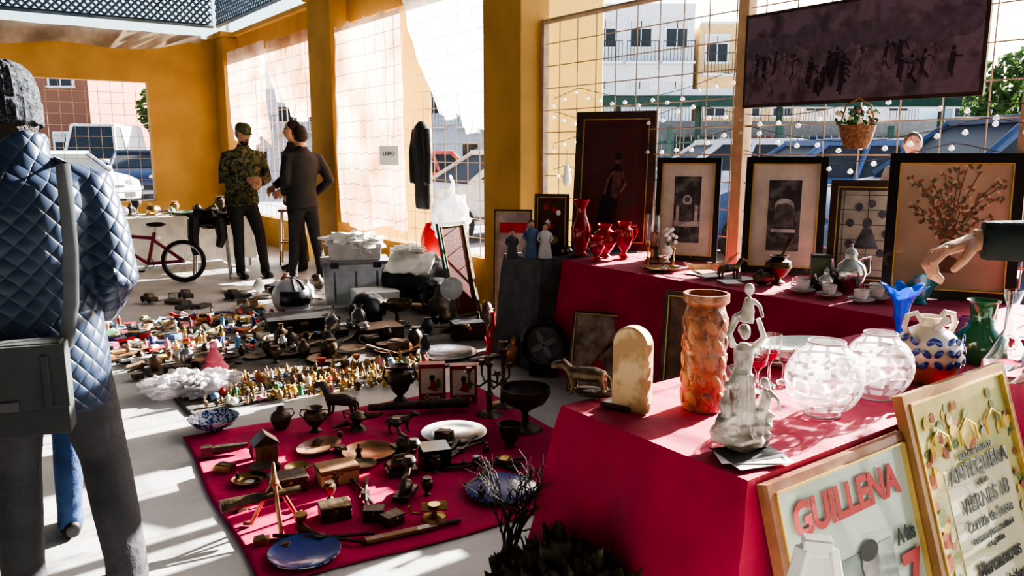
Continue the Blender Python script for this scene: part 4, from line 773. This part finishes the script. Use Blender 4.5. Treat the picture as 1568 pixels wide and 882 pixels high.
    if hat=='beanie':
        mb=MB(); P=[(.096,-.05),(.108,-.045),(.112,-.01),(.112,.02),(.106,.03),(.108,.05),(.104,.08),(.09,.115),(.066,.14),(.035,.155),(.001,.16)]
        n=72; 
        vs=[];fs=[]
        for i,(r,z) in enumerate(P):
            for j in range(n):
                w=2*pi*j/n; rr=r*(1+.022*sin(w*24)*(1 if i<9 else .3)); vs.append((rr*.88*cos(w),.006+rr*1.04*sin(w),z+.004*sin(w*12+i)))
        for i in range(len(P)-1):
            for j in range(n): fs.append((i*n+j,i*n+(j+1)%n,(i+1)*n+(j+1)%n,(i+1)*n+j))
        mb.add(vs,fs,hatm); mb.fin('knit_beanie',parent=h)
        mb=MB(); mb.ball((0,.016,-.035),(.084,.088,.075),hair,20,12); mb.fin('hair',parent=h)
    elif hat=='cap':
        mb=MB(); mb.lathe((0,.004,.03),[(.086,0),(.09,.02),(.086,.06),(.06,.092),(.001,.1)],hatm,28,sx=.95,sy=1.12)
        mb.grid(lambda u,v:((u-.5)*.14*(1-.25*v*v),-.085-.07*v*(1-(2*u-1)**2*.6),.045-.012*v-.02*(2*u-1)**2),10,5,hatm); mb.fin('cap',parent=h)
        mb=MB(); mb.ball((0,.014,-.0),(.081,.088,.07),hair,20,12); mb.fin('hair',parent=h)
    else:
        mb=MB(); mb.ball((0,.012,.035),(.084,.093,.096),hatm or hair,28,18,amp=.03,fr=8); mb.ball((0,.03,-.01),(.078,.07,.07),hatm or hair,20,12)
        if hairlong: mb.tube([(0,.05,.05),(0,.07,-.05),(0,.07,-.15)],[(.085,.05),(.09,.045),(.06,.03)],hatm or hair,14)
        mb.fin('hair',parent=h)
    if beard:
        mb=MB(); mb.ball((0,-.045,-.082),(.052,.042,.035),hair,16,10); mb.tube([(-.03,-.09,-.045),(0,-.101,-.04),(.03,-.09,-.045)],.005,hair,6); mb.fin('beard',parent=h)
    return root,h
navy=quilt_mat('quilted_navy',(.018,.036,.075),(.011,.023,.052)); greyt=M('grey_trousers',(.05,.05,.057),.9,bump=.3,bscale=60,col2=(.034,.034,.04)); jeans=M('jeans',(.03,.07,.18),.85,bump=.3,col2=(.02,.045,.12)); blk=M('black_cloth',(.016,.016,.018),.8,bump=.2,col2=(.022,.022,.025))
camo=ramp_mat('camouflage',[(.07,.08,.035),(.02,.02,.014),(.14,.12,.06),(.04,.055,.024)],scale=13,rough=.9); olive=ramp_mat('olive_cap',[(.08,.09,.04),(.04,.045,.02),(.12,.105,.06)],scale=16)
root,h=person('shopper_in_quilted_jacket',-1.46,2.36,radians(206),1.69,navy,greyt,black,(((.235,-.03,1.12),(.17,-.26,.98)),((-.235,.03,1.10),(-.18,-.18,.96))),knees=((.01,-.05),(-.05,-.03)),ankles=((.12,-.06),(-.19,.03)),hat='beanie',hatm=knit_mat('knit_grey',(.035,.042,.055),(.008,.009,.013)),puff=.024,vox=.010,jz=.69,lean=-.10,headturn=.25,headtilt=.15,tloose=.014,hd=(.035,-.03),collar=.03,hz=-.01)
bagm=M('bag_grey',(.035,.04,.042),.75,bump=.2); strap=M('strap_grey',(.10,.11,.12),.8)
mb=MB(); mb.box((0,0,0),(.30,.09,.27),bagm); mb.box((0,.05,.045),(.31,.015,.19),bagm); mb.box((0,.06,-.035),(.05,.008,.03),dgrey); mb.box((0,.0,.138),(.28,.08,.01),bagm)
for x in(-.1,.1): mb.box((x,.06,.03),(.02,.006,.16),bagm)
o=mb.fin('shoulder_bag',.06,.205,.81,-.1,parent=root,bevel=.03)
mb=MB(); mb.tube([(-.03,-.15,1.20),(-.08,-.10,1.40),(-.105,-.03,1.48),(-.115,.05,1.465),(-.12,.115,1.36),(-.12,.15,1.2),(-.11,.165,1.05),(-.085,.19,.92)],[(.021,.004)]*8,strap,8,ref=(0,1,0)); mb.fin('bag_strap',parent=root)
person('bystander_in_jeans',-1.74,2.76,radians(215),1.50,blk,jeans,black,(((.24,0,1.13),(.2,-.1,.9)),((-.24,0,1.13),(-.2,-.1,.9))),vox=.016,lean=-.05,hairlong=True,puff=.01,ankles=((.1,.0),(-.08,-.02)))
person('man_in_camouflage_jacket',-3.09,9.12,radians(38),1.77,camo,blk,black,(((.25,-.02,1.13),(.09,-.25,1.10)),((-.24,-.02,1.13),(-.05,-.26,1.14))),hat='cap',hatm=olive,puff=.018,headturn=.25,headtilt=.25,beard=True,ankles=((.17,-.06),(-.08,.04)),knees=((.03,-.05),(.0,.0)),sway=-.04,lean=-.04,hd=(0,-.02))
person('man_in_black_tracksuit',-2.32,8.88,radians(222),1.74,blk,blk,dgrey,(((.25,0,1.13),(.16,-.2,1.0)),((-.27,.06,1.14),(-.17,-.1,1.0))),puff=.012,headtilt=.25,hd=(0,-.03),ankles=((.17,-.08),(-.10,.08)),knees=((.03,-.08),(.0,-.02)),lean=-.09,sway=.05)
person('man_in_dark_coat',-2.66,9.68,radians(-60),1.82,M('dark_coat',(.03,.028,.028),.8),blk,black,(((.25,0,1.13),(.18,-.18,.98)),((-.25,0,1.13),(-.16,-.2,1.0))),puff=.015,jz=.78,sway=.03)
# reaching customer on the right
root=empty('customer_reaching_arm',0,0,0)
slv=M('dark_green_sleeve',(.012,.02,.018),.85,bump=.3,col2=(.02,.026,.024))
wrp=Vector((1.20,2.03,1.225)); sh=Vector((2.02,1.72,1.36)); el=Vector((1.61,1.88,1.235))
mb=MB(); c=(2.12,1.58)
mb.tube([(c[0],c[1],.82),(c[0],c[1],1.0),(c[0],c[1],1.2),(c[0],c[1],1.36),(c[0],c[1],1.46),(c[0],c[1],1.52)],[(.13,.17),(.12,.16),(.13,.18),(.125,.19),(.08,.12),(.06,.06)],slv,24)
mb.tube([(c[0],c[1]+.1,1.4),tuple(sh),tuple(sh.lerp(el,.5)),tuple(el),tuple(el.lerp(wrp,.5)),tuple(wrp+(el-wrp)*.04)],[.07,.07,.065,.062,.057,.052],slv,16)
mb.tube([(c[0],c[1]-.1,1.4),(c[0],c[1]-.2,1.38),(c[0]-.02,c[1]-.24,1.12),(c[0]-.1,c[1]-.22,.9)],[.07,.07,.055,.04],slv,12)
mb.fin('jacket',parent=root,remesh=.012,smooth=3)
mb=MB(); hand_geo(mb,tuple(wrp),(-.90,-.05,-.30),(.30,-.25,-1),False,skin,1.1,1.25); mb.tube([tuple(wrp+Vector((.06,-.01,.01))),tuple(wrp)],[.029,.029],skin,12); mb.fin('hand',parent=root,remesh=.0026,smooth=1)
mb=MB()
for s in(-1,1): mb.tube([(c[0],c[1]+s*.09,.95),(c[0],c[1]+s*.1,.5),(c[0],c[1]+s*.1,.06)],[.09,.065,.055],blk,12)
mb.tube([(c[0],c[1],.85),(c[0],c[1],1.0)],[(.11,.16),(.11,.155)],blk,14); mb.fin('trousers',parent=root,remesh=.014)
mb=MB()
for s in(-1,1): mb.tube([(c[0]+.06,c[1]+s*.1,.045),(c[0]-.05,c[1]+s*.1,.05),(c[0]-.18,c[1]+s*.1,.03)],[.045,.045,.03],black,12)
mb.fin('shoes',parent=root)
h=head_geo(skin).fin('head',c[0]-.02,c[1],1.65,radians(-110),parent=root)
mb=MB(); mb.ball((0,.012,.035),(.084,.093,.096),hair,24,14); mb.fin('hair',parent=h); mb=MB(); mb.tube([(c[0],c[1],1.48),(c[0],c[1],1.6)],.057,skin,12); mb.fin('neck',parent=root)
hb_=M('hair_brown',(.08,.04,.02),.7)
person('pedestrian',3.62,7.2,radians(-20),1.62,M('grey_coat',(.12,.11,.11),.8),jeans,black,(((.25,0,1.13),(.2,-.1,.9)),((-.25,0,1.13),(-.2,-.1,.9))),hatm=hb_,vox=.02)
person('pedestrian',4.4,6.5,radians(30),1.68,blk,jeans,black,(((.25,0,1.13),(.2,-.1,.9)),((-.25,0,1.13),(-.2,-.1,.9))),vox=.02)
# ================================================================ OUTSIDE
G=-.08
tyre=M('tyre',(.02,.02,.02),.8); cglass=M('car_glass',(.03,.035,.04),.6)
def car(name,x,y,rot,col,L=4.2,W=1.75,H=1.56,van=False):
    pm=M('paint_%s'%str(col),col,.45,.0,coat=.25); mb=MB(); k=H/1.5; bz=1.0*k
    out=[(0,.30),(-.04,.5),(0,.66*k),(.12,.76*k),(.5,.88*k),(1.2,.97*k),(2.2,bz),(L-.45,bz+.02),(L-.1,bz-.04),(L+.02,.78*k),(L+.03,.5),(L,.30)]
    if van: bz=1.35; out=[(0,.35),(-.04,.6),(0,.95),(.12,1.08),(.62,1.22),(.9,bz),(L-.1,bz),(L,bz-.05),(L+.02,.6),(L,.36)]
    n=len(out); hw=W/2
    fw=lambda px,z:hw*(.93 if px<.1 or px>L-.05 else 1)*(1 if z<.8*k else .97)
    vs=[(px,-fw(px,z),z) for px,z in out]+[(px,fw(px,z),z) for px,z in out]
    mb.add(vs,[tuple(range(n)),tuple(range(2*n-1,n-1,-1))]+[(i,(i+1)%n,(i+1)%n+n,i+n) for i in range(n)],pm)
    b0,b1,t0,t1=(1.15,L-.12,1.95,L-.65) if not van else (.72,L-.05,1.25,L-.12)
    w0,w1=hw*.93,hw*.74
    A=[(b0,-w0,bz-.03),(b1,-w0,bz-.03),(b1,w0,bz-.03),(b0,w0,bz-.03),(t0,-w1,H-.05),(t1,-w1,H-.05),(t1,w1,H-.05),(t0,w1,H-.05)]
    mb.add(A,[(0,3,2,1),(4,5,6,7),(0,1,5,4),(1,2,6,5),(2,3,7,6),(3,0,4,7)],cglass)
    mb.box(((t0+t1)/2,0,H-.03),(t1-t0+.1,w1*2+.06,.09),pm)
    for i in range(4): mb.tube([A[i],A[i+4]],.06,pm,6)
    for s in(-1,1):
        mb.tube([(b0,s*w0,bz),(b1,s*w0,bz)],.04,pm,6); mb.tube([(t0,s*w1*.9,H+.02),(t1,s*w1*.9,H+.02)],.018,steel,6)
        for f in(.40,.70): mb.tube([(b0+(b1-b0)*f,s*w0,bz),(t0+(t1-t0)*f,s*w1,H-.04)],.045,pm,6)
        if van: mb.box(((b0+b1)/2+.6,s*(w0+w1)/2*1.02,(bz+H)/2),(L-2.2,.08,H-bz-.1),pm,(s*.18,0,0))
        for wx in(.8,L-.8):
            mb.lathe((wx,s*(hw-.10),.33),[(.39,-.12),(.39,.115)],black,24,rot=(pi/2,0,0))
            mb.lathe((wx,s*(hw-.08),.32),[(.2,-.1),(.31,-.1),(.32,0),(.31,.1),(.2,.1)],tyre,24,rot=(pi/2,0,0)); mb.lathe((wx,s*(hw+.02),.32),[(.2,-.03),(.2,.02),(.05,.03),(.001,.03)],silver,12,rot=(-s*pi/2,0,0))
        mb.ball((.06,s*hw*.7,.70*k),(.12,.2,.08),white,12,8); mb.box((L-.0,s*hw*.78,.85*k),(.08,.22,.25),redp); mb.ball((b0+.35,s*(hw+.08),bz+.06),(.07,.11,.08),pm,10,8)
        mb.box((L*.5,s*hw*1.0,.62*k),(.16,.02,.03),dgrey); mb.box((L*.45,s*(hw+.004),.42),(L*.5,.02,.05),dgrey)
    mb.box((-.03,0,.42),(.06,W*.7,.14),black); mb.box((-.07,0,.40),(.02,.5,.11),white); mb.box((-.02,0,.62*k),(.05,W*.35,.07),black)
    mb.fin(name,x,y,G,rot,bevel=.035)
car('suv_car',3.45,9.0,.05,(.035,.07,.16),5.0,1.9,1.92); car('parked_car',2.5,11.9,.08,(.06,.12,.26),H=1.70); car('parked_car',1.8,15.0,.1,(.6,.62,.65),H=1.75); car('parked_car',8.7,11.2,.1,(.03,.04,.08),H=1.7)
car('parked_car',-2.1,13.4,radians(30),(.6,.62,.65)); car('parked_car',-10.6,21.0,radians(152),(.6,.61,.62)); car('parked_car',-12.3,25.8,radians(112),(.03,.045,.10),H=1.6); car('delivery_van',-15.9,29.5,radians(100),(.8,.8,.79),5,2,2.6,True)
car('parked_car',-5.0,18.5,radians(20),(.5,.1,.08)); car('parked_car',-.8,20,radians(10),(.3,.32,.35),H=1.6)
def building(name,x,y,w,h,d,mat,floors,colsn,rot=0,balc=True,trim=None,shut=None):
    mb=MB(); mb.box((0,d/2,h/2),(w,d,h),mat); fh=h/floors; tr=trim or white
    mb.box((0,d/2,h+.06),(w,d+.2,.12),tr)
    for f in range(floors):
        for c in range(colsn):
            xx=-w/2+w*(c+.5)/colsn; zz=f*fh+fh*.55
            if f==0 and c==colsn//2: mb.box((xx,-.03,1.05),(1.0,.1,2.1),tr); mb.box((xx,-.06,1.0),(.8,.1,1.95),woodd)
            else:
                mb.box((xx,-.03,zz),(1.15,.1,1.35),tr); mb.box((xx,-.06,zz),(.95,.08,1.15),cglass); mb.box((xx,-.09,zz),(.04,.06,1.15),tr); mb.box((xx,-.1,zz-.62),(1.2,.2,.06),tr); mb.box((xx,-.1,zz+.4),(.93,.04,.35),shut or paper)
            if balc and f>0 :
                mb.box((xx,-.4,f*fh+.15),(1.5,.8,.1),tr)
                for k in range(10): mb.tube([(xx-.72+k*.16,-.75,f*fh+.2),(xx-.72+k*.16,-.75,f*fh+1.1)],.015,dgrey,4)
                mb.tube([(xx-.74,-.75,f*fh+1.1),(xx+.74,-.75,f*fh+1.1)],.02,dgrey,4)
    mb.fin(name,x,y,G,rot,flat=True)
whb=M('white_render',(.82,.82,.83),.8); orb=M('orange_render',(.78,.52,.24),.8); redb=M('red_render',(.45,.07,.07),.8); blb=M('blue_render',(.3,.42,.55),.8); brick=M('brick',(.30,.13,.08),.9,col2=(.22,.09,.06),scale=30)
building('white_house',6.0,38,5.0,8.2,7,whb,3,3); building('orange_house',11.2,38,4.9,7.4,7,orb,3,3); building('red_house',2.5,38,1.6,9,7,redb,3,1,balc=False); building('apartment_block',-3.2,42,8,8,7,whb,3,4); building('white_house',18,42,6.5,5.5,7,whb,2,3); building('blue_house',27,42,9,4.8,7,blb,2,4); building('brick_house',-22.9,35,9,6.4,6,brick,2,4,balc=False); building('white_house',-12,46,7,5,6,whb,2,4); building('white_house',-37,40,12,7,6,whb,2,4)
mb=MB(); gr=M('green_steel',(.03,.08,.055),.5)
mb.box((10,0,3.15),(15,5,.25),white); mb.box((10,-2.5,2.95),(15,.1,.3),gr)
for i in range(7): mb.tube([(3+i*2.3,-2.2,0),(3+i*2.3,-2.2,3.0)],.09,gr,8)
mb.box((10,2.6,1.3),(15,.15,2.6),M('stall_wall',(.3,.33,.36),.8))
for i in range(6): mb.box((4+i*2.3,2.4,1.2),(1.4,.2,1.7),[woodd,dgrey,redp,blue,dgrey,orng][i])
mb.fin('market_canopy',0,25,G,flat=True)
mb=MB()
for i in range(110): mb.tube([(1+i*.16,0,0),(1+i*.16,0,1.9)],.014,gr,4)
for z in(.2,1.75): mb.tube([(1,0,z),(18.6,0,z)],.025,gr,4)
for i in range(8): mb.box((1+i*2.4,0,1.05),(.1,.1,2.1),gr)
mb.fin('iron_railing',0,17.3,G,flat=True)
leafm=M('foliage',(.09,.15,.04),.8,col2=(.04,.08,.02),scale=3,transl=.3)
def tree(x,y,h,r,n=900,seed=1):
    rnd=random.Random(seed); mb=MB(); mb.tube([(0,0,0),(.05,0,h*.4),(0,.05,h*.65)],[.16,.12,.06],wood,8)
    for i in range(5): w=i*1.26; mb.tube([(0,0,h*.45),(r*.5*cos(w),r*.5*sin(w),h*.7)],[.06,.03],wood,6)
    vs=[];fs=[]
    for i in range(n):
        w=rnd.uniform(0,6.28); p=rnd.uniform(-1,1); q=rnd.uniform(.45,1)**.6; c=Vector((r*q*cos(w)*math.sqrt(1-p*p),r*q*sin(w)*math.sqrt(1-p*p),h*.7+r*.85*q*p))
        a=Vector((rnd.uniform(-1,1),rnd.uniform(-1,1),rnd.uniform(-1,1))).normalized(); b=a.orthogonal().normalized(); s=rnd.uniform(.07,.15); k=len(vs)
        vs+=[c+a*s,c+b*s,c-a*s,c-b*s]; fs.append((k,k+1,k+2,k+3))
    mb.add(vs,fs,leafm); mb.fin('tree',x,y,G,flat=True)
tree(13.0,19.7,3.9,1.7,2400,1); tree(-15.2,36,4.8,1.5,1000,2); tree(22,30,5.5,2.4,900,4); tree(16.2,20,3.0,1.5,1500,5)
# ================================================================ LIGHT / WORLD / CAMERA
az=radians(50); elv=radians(22)
sd=Vector((sin(az)*cos(elv),cos(az)*cos(elv),sin(elv)))
l=bpy.data.lights.new('sun','SUN'); l.energy=52; l.angle=radians(.5); l.color=(1,.95,.87); o=bpy.data.objects.new('sun',l); bpy.context.scene.collection.objects.link(o); o.rotation_euler=(-sd).to_track_quat('-Z','Y').to_euler(); o.location=sd*30
w=bpy.data.worlds.new('sky'); bpy.context.scene.world=w; w.use_nodes=True; nt=w.node_tree; bg=nt.nodes['Background']; st=nt.nodes.new('ShaderNodeTexSky'); st.sky_type='NISHITA'; st.sun_disc=False; st.sun_elevation=elv; st.sun_rotation=az; st.dust_density=3; st.air_density=1.0
nt.links.new(st.outputs[0],bg.inputs[0]); bg.inputs[1].default_value=.52
try: bpy.context.scene.view_settings.look='AgX - High Contrast'
except Exception as e: print(e)
cam=bpy.data.cameras.new('camera'); co=bpy.data.objects.new('camera',cam); bpy.context.scene.collection.objects.link(co); cam.sensor_width=36; cam.lens=36*1225/1600; co.location=(0,0,1.45); co.rotation_euler=(radians(80.2),0,0); cam.clip_end=400
bpy.context.scene.camera=co
